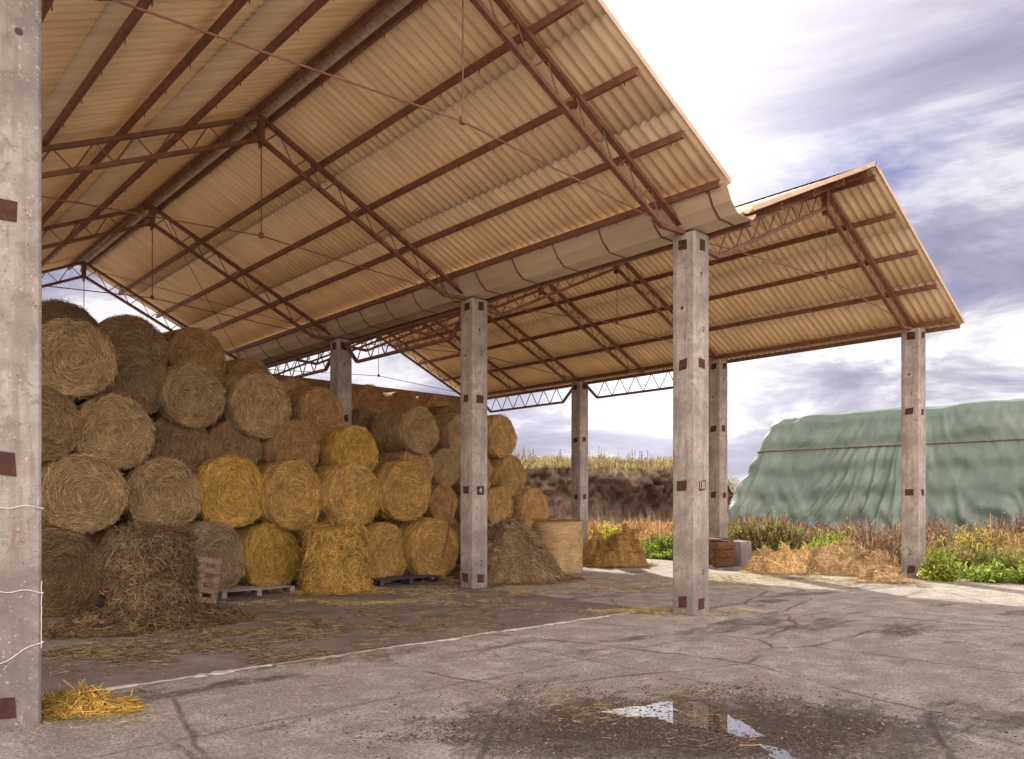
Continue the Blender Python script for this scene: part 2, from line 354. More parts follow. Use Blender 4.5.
# ------------------------------------------------------------------ the shed
shed = empty('hay_shed', (LX, YA, 0))
tag(shed, 'long open twin gabled hay shed with red steel trusses on concrete columns', 'shed')
bpy.context.view_layer.update()
class SG(Geo):
    def build(s, name, mats, parent=None, smooth=False, origin=(LX, YA, 0)):
        s.v = [a - np.array(origin) for a in s.v]
        return super().build(name, mats, parent, smooth)
Y0, Y1 = 6.42, 24.85
def zs(shed_i, X): return (8.65 - .47 * abs(X - RX1)) if shed_i == 1 else (8.40 - .45 * abs(X - RX2))
def roof(si, xt, xb):
    g = SG(); P = .177; n = int((Y1 - Y0) / P * 8); ys = Y0 + (Y1 - Y0) * np.arange(n + 1) / n
    wv = .024 * np.cos((ys - Y0) / P * 2 * np.pi)
    rows = 3; off = .0
    for r in range(rows):
        a = xt + (xb - xt) * r / rows; b = xt + (xb - xt) * (r + 1) / rows + (.05 if r < rows - 1 else 0) * (1 if xb > xt else -1)
        dz = .0; jj = [random.uniform(-.004, .004) for _ in range(40)]
        jit = np.array([jj[int((y - Y0) / 1.06) % 40] for y in ys])
        va = np.stack([np.full_like(ys, a), ys, zs(si, a) + wv + jit + .012 * (r > 0)], 1)
        vb = np.stack([np.full_like(ys, b), ys, zs(si, b) + wv + jit - (.002 if r < rows-1 else 0)], 1)
        v = np.concatenate([va, vb]); m = n + 1
        f = [(i, i + 1, m + i + 1, m + i) if xb < xt else (i, m + i, m + i + 1, i + 1) for i in range(n)]
        g.add(v, f)
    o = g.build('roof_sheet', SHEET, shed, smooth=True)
    so = o.modifiers.new('Solidify', 'SOLIDIFY'); so.thickness = .009; so.offset = 1
    return o
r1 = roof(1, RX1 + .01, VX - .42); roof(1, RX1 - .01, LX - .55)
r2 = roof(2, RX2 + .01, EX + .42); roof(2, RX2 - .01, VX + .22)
for rx, si in ((RX1, 1), (RX2, 2)):                                    # ridge caps
    g = SG()
    for s in (-1, 1): g.beam((rx, Y0 - .03, zs(si, rx) + .05), (rx, Y1 + .03, zs(si, rx) + .05), .02, .02)
    for s in (-1, 1):
        a = zs(si, rx) + .045; b = zs(si, rx + .17) + .05
        g.add([(rx, Y0 - .03, a), (rx + s * .17, Y0 - .03, b), (rx + s * .17, Y1 + .03, b), (rx, Y1 + .03, a)], [(0, 1, 2, 3)])
    g.build('ridge_cap', GALV, shed)
for si, xa, xb in ((1, RX1, VX - .42), (1, RX1, LX - .55), (2, RX2, EX + .42), (2, RX2, VX + .22)):
    g = SG(); g.beam((xa, Y0 - .012, zs(si, xa) + .035), (xb, Y0 - .012, zs(si, xb) + .035), .018, .075, up=(0, 0, 1)); g.build('barge_strip', GALV, shed)
def purlin(si, X, dz=-.1, h=.105, w=.055):
    g = SG(); z = zs(si, X) + dz
    # C section
    g.box((X - w/2, Y0 + .06, z - h/2), (X - w/2 + .012, Y1 - .06, z + h/2))
    g.box((X - w/2 + .012, Y0 + .06, z + h/2 - .012), (X + w/2, Y1 - .06, z + h/2)); g.box((X - w/2 + .012, Y0 + .06, z - h/2), (X + w/2, Y1 - .06, z - h/2 + .012))
    for k in range(int((Y1 - Y0) / .885)):                             # hook bolts holding the sheets
        y = Y0 + .3 + k * .885; g.box((X + w/2 + .002, y, z - .085), (X + w/2 + .014, y + .014, z + .09))
    g.build('purlin', STEEL, shed)
for d in (.16, 1.17, 2.23, 3.28, 4.2):
    purlin(1, RX1 + d); purlin(1, RX1 - d)
for d in (.16, 1.2, 2.35, 3.5, 4.72): purlin(2, RX2 + d)
for d in (.16, 1.2, 2.35, 3.5): purlin(2, RX2 - d)
def lattice(g, a, b, dep, seg, ch=.065, w=.10, da=0.0, db=0.0, rod=.012):
    # rafter lattice from a (ridge end) to b (support end); bottom chord converges at b over db metres
    a = Vector(a); b = Vector(b); Ln = (b - a).length; D = (b - a) / Ln
    def bot(t):
        k = 1.0
        if db and t > 1 - db / Ln: k = max(0, (1 - t) * Ln / db)
        if da and t < da / Ln: k = min(k, t * Ln / da)
        return a + D * (t * Ln) - Vector((0, 0, dep * k + .02))
    g.beam(a, b, w, ch)
    ks = [0, da / Ln, 1 - db / Ln, 1]
    for i in range(3):
        if ks[i + 1] - ks[i] > 1e-4: g.beam(bot(ks[i]), bot(ks[i + 1]), w * .8, ch)
    n = max(2, int(Ln * (ks[2] - ks[1]) / seg)); 
    for i in range(n):
        t0 = ks[1] + (ks[2] - ks[1]) * i / n; t1 = ks[1] + (ks[2] - ks[1]) * (i + 1) / n; tm = (t0 + t1) / 2
        g.tube([bot(t0), a + D * (tm * Ln)], rod, 5); g.tube([a + D * (tm * Ln), bot(t1)], rod, 5)
def truss(si, Y):
    rx = RX1 if si == 1 else RX2; xl = LX if si == 1 else VX; xr = VX if si == 1 else EX
    g = SG(); z = zs(si, rx) - .2
    for xe, s in ((xl, -1), (xr, 1)):
        e = Vector((xe - s * (.12 if xe == VX else 0), Y, zs(si, xe) - .2)); 
        lattice(g, (rx + s * .05, Y, z), e, .36, .56, db=.75)
    g.box((rx - .05, Y - .06, z - .42), (rx + .05, Y + .06, z + .04))
    g.box((rx - .012, Y - .07, z - .5), (rx + .012, Y + .07, z - .42))
    return g.build('roof_truss', STEEL, shed)
for Y in YR: truss(1, Y)
for Y in YR + [YR[1] + BAY / 2, YR[2] + BAY / 2]: truss(2, Y)
def ties(si, Y):
    rx = RX1 if si == 1 else RX2; xl = LX if si == 1 else VX; xr = VX if si == 1 else EX
    g = SG(); zb = 6.42; p = Vector((rx, Y - .02, zb))
    g.tube([(xl, Y - .02, 6.12), p, (xr, Y - .02, 6.12)], .011, 6); g.build('tie_rod', STEEL, shed)
    g = SG(); g.tube([(rx, Y - .02, zs(si, rx) - .6), (rx, Y - .02, zb + .02)], .010, 6); g.box((rx - .035, Y - .05, zb - .03), (rx + .035, Y + .01, zb + .05)); g.build('hanger_rod', STEEL, shed)
for Y in YR: ties(1, Y); ties(2, Y)
# valley gutter with straps
g = SG(); prof = [(10.27, 6.58), (10.42, 6.34), (10.60, 6.20), (11.02, 6.20), (11.10, 6.26), (11.12, 6.31)]
ya, yb = Y0 - .02, Y1 + .1; k = len(prof); nY = 40
v = [(x, ya + (yb - ya) * j / nY, z + .006 * math.sin(j * 2.1)) for j in range(nY + 1) for x, z in prof]
g.add(v, [(j*k+i, j*k+i+1, (j+1)*k+i+1, (j+1)*k+i) for j in range(nY) for i in range(k - 1)])
o = g.build('valley_gutter', GALV, shed); so = o.modifiers.new('Solidify', 'SOLIDIFY'); so.thickness = .006
for j in range(17):
    y = Y0 + .3 + j * 1.1
    if any(abs(y - q) < .26 for q in YR): continue
    g = SG(); pr = [(x, z - .012) for x, z in prof]
    for (xa, za), (xb, zb) in zip(pr[:-1], pr[1:]): g.beam((xa, y, za), (xb, y, zb), .035, .01)
    g.build('gutter_strap', STEEL, shed)
for X, z, hh in ((11.2, 6.24, .11),):
    g = SG(); g.box((X - .04, Y0 + .1, z - hh/2), (X + .04, Y1 - .1, z + hh/2)); g.build('valley_beam', STEEL, shed)
# longitudinal girders between columns
for X, z in ((VX + .0, 6.02), (EX, 5.98)):
    for i in (1, 2):
        g = SG(); a, b = YR[i] + .25, YR[i + 1] - .25
        lattice(g, (X, a, z), (X, b, z), .52, .62, .07, .1, da=.55, db=.55, rod=.016); g.build('lattice_girder', STEEL, shed)
g = SG(); g.box((EX + .28, Y0 + .05, 6.0), (EX + .34, Y1 - .05, 6.1)); g.build('eave_beam', STEEL, shed)
# wind bracing rods in the roof plane
for si, rx, xe in ((1, RX1, VX - .3), (2, RX2, EX - .2)):
    for (ya_, yb_) in ((YR[2], YR[3]),):
        g = SG(); g.tube([(rx + .2, ya_, zs(si, rx + .2) - .22), (xe, yb_, zs(si, xe) - .22)], .009, 5); g.tube([(xe, ya_, zs(si, xe) - .24), (rx + .2, yb_, zs(si, rx + .2) - .24)], .009, 5)
        g.build('brace_rod', STEEL, shed)
# far gable boarding
g = SG(); zt = 6.12; x = 1.2
while x < 20.45:
    wdt = random.uniform(.9, 1.3); x2 = min(x + wdt, 20.45); g.box((x, 24.55 + random.uniform(0, .012), 0), (x2 - .008, 24.6, zt + random.uniform(-.02, .0))); x = x2
g.box((1.2, 24.49, 6.0), (20.45, 24.545, 6.14)); g.box((1.2, 24.49, 3.2), (20.45, 24.545, 3.32))
tag(g.build('rear_wall', WALLB, shed), 'brown boarded wall closing the far end of the shed up to eaves height')

def text_mesh(name, txt, size, m, parent, loc, rot):
    cu = bpy.data.curves.new(name, 'FONT'); cu.body = txt; cu.size = size; cu.extrude = .0015; cu.align_x = 'CENTER'; cu.align_y = 'CENTER'
    t = bpy.data.objects.new(name + '_tmp', cu); COL.objects.link(t); bpy.context.view_layer.update()
    me = bpy.data.meshes.new_from_object(t.evaluated_get(bpy.context.evaluated_depsgraph_get())); bpy.data.objects.remove(t); bpy.data.curves.remove(cu)
    o = bpy.data.objects.new(name, me); me.materials.clear(); me.materials.append(m); COL.objects.link(o); o.parent = parent; o.location = loc; o.rotation_euler = rot
    return o
def column(X, Y, H, seed, marks=()):
    bm = bmesh.new(); S = .215; nz = 40
    rnd = random.Random(seed)
    ring = [(-S, -S), (S, -S), (S, S), (-S, S)]; ch = .028; prof = []
    for i, (x, y) in enumerate(ring):
        px, py = ring[i - 1]; nx, ny = ring[(i + 1) % 4]
        def tow(ax, ay, t): d = math.hypot(ax - x, ay - y); return (x + (ax - x) * t / d, y + (ay - y) * t / d)
        prof += [tow(px, py, ch), tow(px, py, ch * .2) if 0 else ((x * .985), (y * .985)), tow(nx, ny, ch)]
    rings = []
    for j in range(nz + 1):
        z = -.05 + (H + .05) * j / nz; rr = []
        for k, (x, y) in enumerate(prof):
            c = 1 - .014 * max(0, noise.noise((x * 9 + seed, y * 9, z * 3.3))) - (.05 * max(0, noise.noise((x * 5, y * 5 + seed, z * 2.1)) - .38) if k % 3 == 1 else 0)
            if k % 3 == 1: c *= .965
            rr.append(bm.verts.new((x * c, y * c, z)))
        rings.append(rr)
    for a, b in zip(rings[:-1], rings[1:]):
        for k in range(12): bm.faces.new((a[k], a[(k + 1) % 12], b[(k + 1) % 12], b[k]))
    bm.faces.new(rings[-1]); bm.faces.new(rings[0][::-1])
    me = bpy.data.meshes.new('column'); bm.to_mesh(me); bm.free(); me.materials.append(CONC)
    o = bpy.data.objects.new('column', me); COL.objects.link(o); o.parent = shed; o.location = (X - LX, Y - YA, 0)
    # embedded rusty plates on the two visible faces
    for z in (.2, 2.08, 4.05, H - .17):
        for face in (0, 1):
            if X == LX and face == 0: continue
            g = Geo(); a = rnd.uniform(.075, .1); b = rnd.uniform(.075, .095); sk = rnd.uniform(-.014, .014); cu = rnd.uniform(-.03, .03)
            if X == LX: cu = -.09; a = .125
            zz_ = z + rnd.uniform(-.03, .03)
            if marks and face == 1 and z == 2.08: zz_ = z; cu = 0
            q = [(-a, zz_ - b - sk), (a, zz_ - b + sk), (a + sk, zz_ + b + sk), (-a + sk, zz_ + b - sk)]
            d0, d1 = -S + .012, -S - .0025
            if face == 0: v = [(d, -(u + cu), zq) for d in (d0, d1) for u, zq in q]
            else: v = [(u + cu, d, zq) for d in (d0, d1) for u, zq in q]
            g.add(v, [(0,1,2,3),(7,6,5,4),(0,4,5,1),(1,5,6,2),(2,6,7,3),(3,7,4,0)]); g.build('rust_plate', RUST, o)
    g = Geo(); g.tube([(-S + .02, .02, 4.95), (-S - .001, .02, 4.95)], .03, 12); g.build('lifting_hole', MARK, o); g = Geo(); g.tube([(-.02 if X != LX else .05, -S + .02, 5.5), (-.02 if X != LX else .05, -S - .001, 5.5)], .03, 12); g.build('lifting_hole', MARK, o)
    g = Geo(); g.box((-.1, -.1, H), (.1, .1, H + .05)); g.build('bearing_plate', STEEL, o)
    for txt, face, u, z, sz, m in marks:
        rot = (R(90), 0, 0) if face == 1 else (R(90), 0, R(-90))
        loc = (u, -S - .004, z) if face == 1 else (-S - .004, -u, z)
        t = text_mesh('painted_number', txt, sz, m, o, loc, rot); t.scale = (.6 if len(txt) > 1 else 1, 1, 1); tag(t, 'hand painted mark on concrete')
    return o
colA = column(VX, YA, 6.15, 1, (('130', 1, .0, 2.08, .17, MARKW), ('2', 1, .03, .68, .13, MARK), ('2', 1, .04, 4.6, .12, RUST)))
column(VX, YR[1], 6.15, 2, (('4', 1, .0, 2.08, .16, MARKW), ('7', 1, .02, .52, .2, MARK), ('2', 1, .02, 5.0, .16, MARK)))
column(VX, YR[2], 6.15, 3, (('2', 1, .02, 4.9, .16, MARK),)); column(VX, YR[3], 6.15, 4)
column(EX, YR[0], 6.05, 5, (('2', 0, .0, .62, .2, MARK),)); column(EX, YR[1], 6.05, 6); column(EX, YR[2], 6.05, 7); column(EX, YR[3], 6.05, 8)
colL = column(LX, YR[0], 6.25, 9); column(LX, YR[1], 6.15, 10); column(LX, YR[2], 6.15, 13); column(LX, YR[3], 6.15, 12)
# white twine round the nearest column: a thing each
for py, sl, lab in ((507, .0, 'taut white plastic twine tied level round the near left column'), (590, -.03, 'loose white plastic twine lowest but one on the near left column'), (655, .16, 'white twine slanting across the foot of the near left column')):
    z = EYE + (HY - py) / F * 6.25; c0 = .219; g = Geo(); pts = []
    for i in range(49):
        t = i / 48 * 4; k = int(t) % 4; q = t - int(t); cs = [(-c0, -c0), (c0, -c0), (c0, c0), (-c0, c0)]
        a, b = cs[k], cs[(k + 1) % 4]; x, y = a[0] + (b[0] - a[0]) * q, a[1] + (b[1] - a[1]) * q
        pts.append((x, y, z + sl * x * 3 + .012 * math.sin(i * .9) * (1 if i not in (0, 48) else 0)))
    g.tube(pts, .0038, 5); o = g.build('plastic_twine', PLAS); o.location = (LX, YA, 0); tag(o, lab, 'twine')
g = Geo(); g.tube([(.204, -.221, 1.15 - i * .06) if i % 2 else (.209 + .004 * math.sin(i * 3), -.222, 1.15 - i * .06) for i in range(10)], .0035, 5)
o = g.build('plastic_film', PLAS); o.location = (LX, YA, 0); tag(o, 'crumpled white plastic film hanging down the edge of the near left column', 'plastic film')

# ------------------------------------------------------------------ bales
def shades(n, base=(.62, .47, .2), var=.35, dark=.12):
    b = np.array(base); k = RNG.normal(1, var, n).clip(.35, 1.9)[:, None]; c = b * k
    h = RNG.random(n)[:, None]; c = c * (1 + (h - .5) * np.array([.1, .16, .4])); c[RNG.random(n) < dark] *= .45
    return c.clip(.02, .95)
BR, BL = .675, 1.25
def bale_mesh(name, seed, wrapped=False, fuzz=1.0, base=(.62, .47, .2)):
    g = Geo(); nA = 72; rnd = random.Random(seed)
    prof = [(0, .0), (.12, .0), (.25, .0), (.38, .0), (.5, .0), (.58, .008), (.63, .03), (.66, .07)] + [(.675, .12 + .11 * i) for i in range(10)] + [(.66, BL - .06), (.6, BL - .01), (.3, BL), (0, BL)]
    v = []; c = []
    for (r, y) in prof:
        for k in range(nA):
            a = 2 * math.pi * k / nA; ca, sa = math.cos(a), math.sin(a)
            rr = r * (1 + .035 * noise.noise((ca * 1.1 + seed, sa * 1.1, y)) + .02 * noise.noise((ca * 5, sa * 5 + seed, y * 6)))
            z = rr * sa; 
            if z < -.6 * BR: z = -.6 * BR + (z + .6 * BR) * .82           # sagging on the one below
            dy = (.07 * noise.noise((rr * ca * 2.2, seed * 3.1, z * 2.2)) + .03 * noise.noise((rr * ca * 7, seed, z * 7)) - .05 * math.exp(-(r / .12) ** 2) + .012 * math.sin(r * 48 + a + seed)) if y < .1 or y > BL - .05 else 0
            v.append((rr * ca, y + (dy if y < .1 else -dy), z))
            s = .6 + .3 * noise.noise((ca * r * 5, r * 34, y * 9 + sa * r * 5)); c.append((base[0] * s, base[1] * s, base[2] * s))
    f = [(i*nA+k, i*nA+(k+1) % nA, (i+1)*nA+(k+1) % nA, (i+1)*nA+k) for i in range(len(prof) - 1) for k in range(nA)]
    g.add(v, f, 0, np.array(c))
    # swirling straws on both ends
    for y0, s, n in ((0, -1, int(5200 * fuzz)), (BL, 1, 500)):
        r = np.sqrt(RNG.random(n)) * .655; a = RNG.random(n) * 6.2832; a2 = RNG.normal(0, .33, n) + np.array([.9 * noise.noise((rr * math.cos(q) * 4, rr * math.sin(q) * 4, seed * 2.7)) for rr, q in zip(r, a)])
        P = np.stack([r * np.cos(a), np.full(n, y0) + s * RNG.uniform(-.012, .016, n), r * np.sin(a)], 1)
        for i in range(n):
            if P[i, 2] < -.6 * BR: P[i, 2] = -.6 * BR + (P[i, 2] + .6 * BR) * .82
            P[i, 1] -= s * (.05 * noise.noise((P[i, 0] * 2.2, seed * 3.1, P[i, 2] * 2.2)) * -s * -1 if False else 0)
            if y0 == 0: P[i, 1] += .07 * noise.noise((P[i, 0] * 2.2, seed * 3.1, P[i, 2] * 2.2)) + .03 * noise.noise((P[i, 0] * 7, seed, P[i, 2] * 7)) - .05 * math.exp(-(r[i] / .12) ** 2)
        T = np.stack([-np.sin(a + a2), RNG.normal(0, .12, n), np.cos(a + a2)], 1)
        wild = RNG.random(n) < .12; T[wild] = RNG.normal(0, 1, (wild.sum(), 3)) * np.array([1, .35, 1])
        Nn = np.tile([0, s, 0], (n, 1)); ln = RNG.uniform(.06, .24, n); rr_ = np.maximum(r, .12)
        g.strands(P, T, Nn, ln, RNG.uniform(.003, .0075, n), s * (ln / rr_ * .12).clip(0, .35), shades(n, base), 0, 3)
    # round the barrel
    n = int(1500 * fuzz); a = RNG.random(n) * 6.2832; y = RNG.uniform(.03, BL - .03, n)
    P = np.stack([.682 * np.cos(a), y, .682 * np.sin(a)], 1); P[:, 2] = np.where(P[:, 2] < -.6 * BR, -.6 * BR + (P[:, 2] + .6 * BR) * .82, P[:, 2])
    a2 = RNG.normal(0, .12 if wrapped else .3, n); T = np.stack([-np.sin(a), a2, np.cos(a)], 1); Nn = np.stack([np.cos(a), 0 * a, np.sin(a)], 1)
    ln = RNG.uniform(.08, .22, n); g.strands(P + Nn * .004, T, -Nn, ln, RNG.uniform(.005, .011, n), 0, shades(n, base, .25), 0, 2)
    # stray whiskers at the rim
    n = int(80 * fuzz); a = RNG.random(n) * 6.2832; P = np.stack([.67 * np.cos(a), RNG.uniform(-.02, .1, n), .62 * np.sin(a)], 1)
    T = RNG.normal(0, 1, (n, 3)); Nn = RNG.normal(0, 1, (n, 3)); g.strands(P, T, Nn, RNG.uniform(.05, .16, n), .006, .2, shades(n, base), 0, 2)
    o = g.build(name, STRAW, smooth=True); return o
protos = [bale_mesh('round_bale', s, wrapped=s in (2, 4)) for s in range(1, 7)]
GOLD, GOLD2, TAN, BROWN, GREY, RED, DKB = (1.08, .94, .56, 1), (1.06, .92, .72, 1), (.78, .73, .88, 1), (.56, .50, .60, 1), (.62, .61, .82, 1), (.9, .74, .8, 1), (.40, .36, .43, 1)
SUNLIT = (1.15, 1.0, 1.0, 1); used = set()  # brighter tone that paints sunlight onto the right wing bales
def bale(px, py, dpx, Y, tone, label, spin=None, yaw=0, group='round bales stacked in the shed'):
    p, t = onY(px, py, Y); d = dpx / F * t; i = random.randrange(6)
    if i not in used: used.add(i); o = protos[i]
    else: o = protos[i].copy(); COL.objects.link(o)
    s = d / (2 * BR) * .965; o.location = p; o.scale = (s * random.uniform(.97, 1.04), random.uniform(.94, 1.06), s * random.uniform(.96, 1.03)); o.rotation_euler = (R(random.uniform(-2, 2)), R(random.uniform(-9, 9)), R(max(0, min(11, (px - 120) / 10)) + yaw + random.uniform(-5, 5)))
    j = random.uniform(.9, 1.1) * (1.25 if px > 350 and tone not in (GOLD, GOLD2, SUNLIT) else 1); o.color = (tone[0] * j, tone[1] * j, tone[2] * j, 1)  # right-hand bales lightened to put the lift of flare haze into their colour
    tag(o, label, 'hay bale', group); return o
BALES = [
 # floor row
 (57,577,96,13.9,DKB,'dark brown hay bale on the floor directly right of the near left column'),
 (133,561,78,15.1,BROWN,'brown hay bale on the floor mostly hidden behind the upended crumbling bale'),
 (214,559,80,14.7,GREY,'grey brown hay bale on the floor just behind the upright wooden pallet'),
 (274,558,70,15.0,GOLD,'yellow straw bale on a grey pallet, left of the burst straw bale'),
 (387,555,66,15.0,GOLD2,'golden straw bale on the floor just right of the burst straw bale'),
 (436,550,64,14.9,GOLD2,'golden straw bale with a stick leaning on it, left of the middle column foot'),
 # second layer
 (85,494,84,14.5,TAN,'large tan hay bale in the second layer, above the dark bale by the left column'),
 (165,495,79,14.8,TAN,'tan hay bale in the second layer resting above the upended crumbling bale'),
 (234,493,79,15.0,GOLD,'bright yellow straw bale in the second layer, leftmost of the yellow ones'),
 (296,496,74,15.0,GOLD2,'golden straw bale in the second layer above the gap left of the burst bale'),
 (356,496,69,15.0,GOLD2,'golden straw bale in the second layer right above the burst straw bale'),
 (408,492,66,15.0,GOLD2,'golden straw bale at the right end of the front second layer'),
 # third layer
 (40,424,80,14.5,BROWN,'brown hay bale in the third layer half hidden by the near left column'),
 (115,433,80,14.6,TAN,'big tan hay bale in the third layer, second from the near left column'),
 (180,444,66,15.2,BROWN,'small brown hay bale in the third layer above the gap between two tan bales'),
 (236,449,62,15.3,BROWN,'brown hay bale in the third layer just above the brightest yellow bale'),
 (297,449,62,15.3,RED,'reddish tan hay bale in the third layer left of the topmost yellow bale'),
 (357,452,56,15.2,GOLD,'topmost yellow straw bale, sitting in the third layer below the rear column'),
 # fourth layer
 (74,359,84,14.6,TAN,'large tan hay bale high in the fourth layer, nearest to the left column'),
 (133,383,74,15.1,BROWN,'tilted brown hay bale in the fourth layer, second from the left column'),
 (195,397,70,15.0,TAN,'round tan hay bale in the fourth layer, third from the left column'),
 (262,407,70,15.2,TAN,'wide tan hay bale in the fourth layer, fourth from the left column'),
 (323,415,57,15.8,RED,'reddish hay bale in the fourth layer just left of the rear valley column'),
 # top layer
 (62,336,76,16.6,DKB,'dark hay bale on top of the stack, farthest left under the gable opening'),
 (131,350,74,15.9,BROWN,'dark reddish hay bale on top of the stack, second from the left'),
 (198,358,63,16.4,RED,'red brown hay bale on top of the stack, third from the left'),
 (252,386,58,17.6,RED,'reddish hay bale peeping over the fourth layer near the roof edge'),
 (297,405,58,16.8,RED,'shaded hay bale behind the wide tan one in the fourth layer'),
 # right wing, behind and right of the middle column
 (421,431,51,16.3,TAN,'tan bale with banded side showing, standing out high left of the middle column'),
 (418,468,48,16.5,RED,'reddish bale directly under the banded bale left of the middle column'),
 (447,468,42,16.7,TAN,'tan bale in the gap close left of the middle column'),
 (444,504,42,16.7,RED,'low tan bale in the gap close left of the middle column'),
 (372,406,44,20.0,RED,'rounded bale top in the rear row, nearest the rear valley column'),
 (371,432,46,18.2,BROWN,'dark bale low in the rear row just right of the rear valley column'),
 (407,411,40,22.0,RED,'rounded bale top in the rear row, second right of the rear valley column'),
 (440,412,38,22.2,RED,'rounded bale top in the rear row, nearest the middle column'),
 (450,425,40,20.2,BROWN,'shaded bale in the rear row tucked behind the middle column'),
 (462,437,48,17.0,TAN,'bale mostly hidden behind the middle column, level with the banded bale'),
 (503,437,47,16.9,SUNLIT,'highest golden hay bale just right of the middle column'),
 (479,473,46,17.0,SUNLIT,'golden bale in the third layer hidden by the middle column'),
 (513,476,45,16.9,SUNLIT,'golden hay bale right of the middle column, below the highest one'),
 (500,508,44,16.6,SUNLIT,'golden hay bale in the second layer touching the middle column on its right'),
 (535,509,44,16.8,SUNLIT,'outermost golden hay bale in the second layer right of the middle column'),
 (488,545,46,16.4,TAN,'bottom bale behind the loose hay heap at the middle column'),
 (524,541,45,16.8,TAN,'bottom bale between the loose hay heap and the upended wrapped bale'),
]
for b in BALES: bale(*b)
# rear rows that show only through gaps and over the top
for X, Y, z, s in [(1.9,16.2,.62,1),(3.3,16.3,.62,1),(4.7,16.4,.62,1),(6.1,16.4,.62,1),(7.5,16.4,.62,1),(8.9,16.4,.62,1),(10.3,16.5,.62,1),(11.7,17.2,.62,1),
                   (2.6,16.2,1.82,1),(4.0,16.2,1.82,1),(5.4,16.3,1.82,1),(6.8,16.4,1.82,1),(8.2,16.4,1.82,1),(9.6,16.4,1.82,1),(11.0,16.6,1.82,1),
                   (1.9,16.2,3.0,1),(3.3,16.2,3.0,1),(4.7,16.4,3.0,1),(6.1,16.5,3.0,1),(7.5,16.5,3.0,1),(8.9,16.5,3.0,1),(10.2,16.6,3.0,1),(11.6,18.3,3.0,1),(13.0,18.3,3.0,1),
                   (2.6,16.2,4.1,1),(4.0,16.4,4.1,1),(5.4,16.5,4.1,1),(8.1,17.4,4.1,1),(12.9,18.4,1.8,1),(14.3,18.4,1.8,1)]:
    i = random.randrange(6); o = protos[i].copy(); COL.objects.link(o); o.location = (X, Y, z); o.rotation_euler = (0, R(random.uniform(-9, 9)), R(random.uniform(-4, 4)))
    k = random.uniform(.8, 1.05); t = random.choice((BROWN, TAN, RED)); o.color = (t[0] * k, t[1] * k, t[2] * k, 1)
    tag(o, 'brown hay bale of the second row, seen only through gaps behind the front bales', 'hay bale', 'second row bales behind the front of the stack')

# ------------------------------------------------------------------ loose hay
def heap(name, loc, rx, ry, h, tone, label, cat, n=3500, base=(.62, .47, .2), seed=1, rz=0, lumps=.5, wid=(.006, .014), ln=(.1, .35), pw=1.1, kind=None, down=.35):
    g = Geo(); NR, NA = 26, 90
    def hz(x, y):
        r = math.hypot(x, y); a = math.atan2(y, x)
        e = 1 + .22 * noise.noise((math.cos(a) * 1.4 + seed, math.sin(a) * 1.4, 0)); q = r / e
        if q >= 1: return 0
        return h * ((1 - q ** 2) ** pw) * (1 + lumps * fbm((x * 2.2 + seed * 5, y * 2.2, 1), 3)) + .04 * h * noise.noise((x * 9, y * 9, seed))
    v = []; c = []
    for i in range(NR + 1):
        for k in range(NA):
            r = 1.3 * i / NR; a = 2 * math.pi * k / NA; x, y = r * math.cos(a), r * math.sin(a)
            z = hz(x, y); v.append((x * rx, y * ry, z if z > .004 else -.02)); s = .55 + .3 * noise.noise((x * 12, y * 12, seed)); c.append((base[0] * s, base[1] * s, base[2] * s))
    g.add(v, [(i*NA+k, i*NA+(k+1) % NA, (i+1)*NA+(k+1) % NA, (i+1)*NA+k) for i in range(NR) for k in range(NA)], 0, np.array(c))
    r = np.sqrt(RNG.random(n)) * 1.22; a = RNG.random(n) * 6.2832; X, Y = r * np.cos(a), r * np.sin(a)
    P = []; NN = []; T = []
    for x, y in zip(X, Y):
        z = hz(x, y); e = .03; gx = (hz(x + e, y) - z) / (e * rx); gy = (hz(x, y + e) - z) / (e * ry)
        P.append((x * rx, y * ry, max(z, 0) + random.uniform(.0, .03))); nv = np.array((-gx, -gy, 1.)); nv /= np.linalg.norm(nv); NN.append(nv)
        t = RNG.normal(0, 1, 3); dn = np.array((x * rx, y * ry, 0)); dn = dn / (np.linalg.norm(dn) + .01); t = t * (1 - down) + dn * down * random.choice((-1, 1)) * 1.6
        t = t - nv * t.dot(nv) * .85; T.append(t)
    g.strands(P, T, NN, RNG.uniform(*ln, n), RNG.uniform(*wid, n), RNG.normal(0, .12, n), shades(n, base), 0, 3, lift=RNG.uniform(-.02, .08, n))
    o = g.build(name, STRAW, smooth=True); o.location = loc; o.rotation_euler = (0, 0, rz); o.color = tone
    tag(o, label, cat, kind=kind); return o
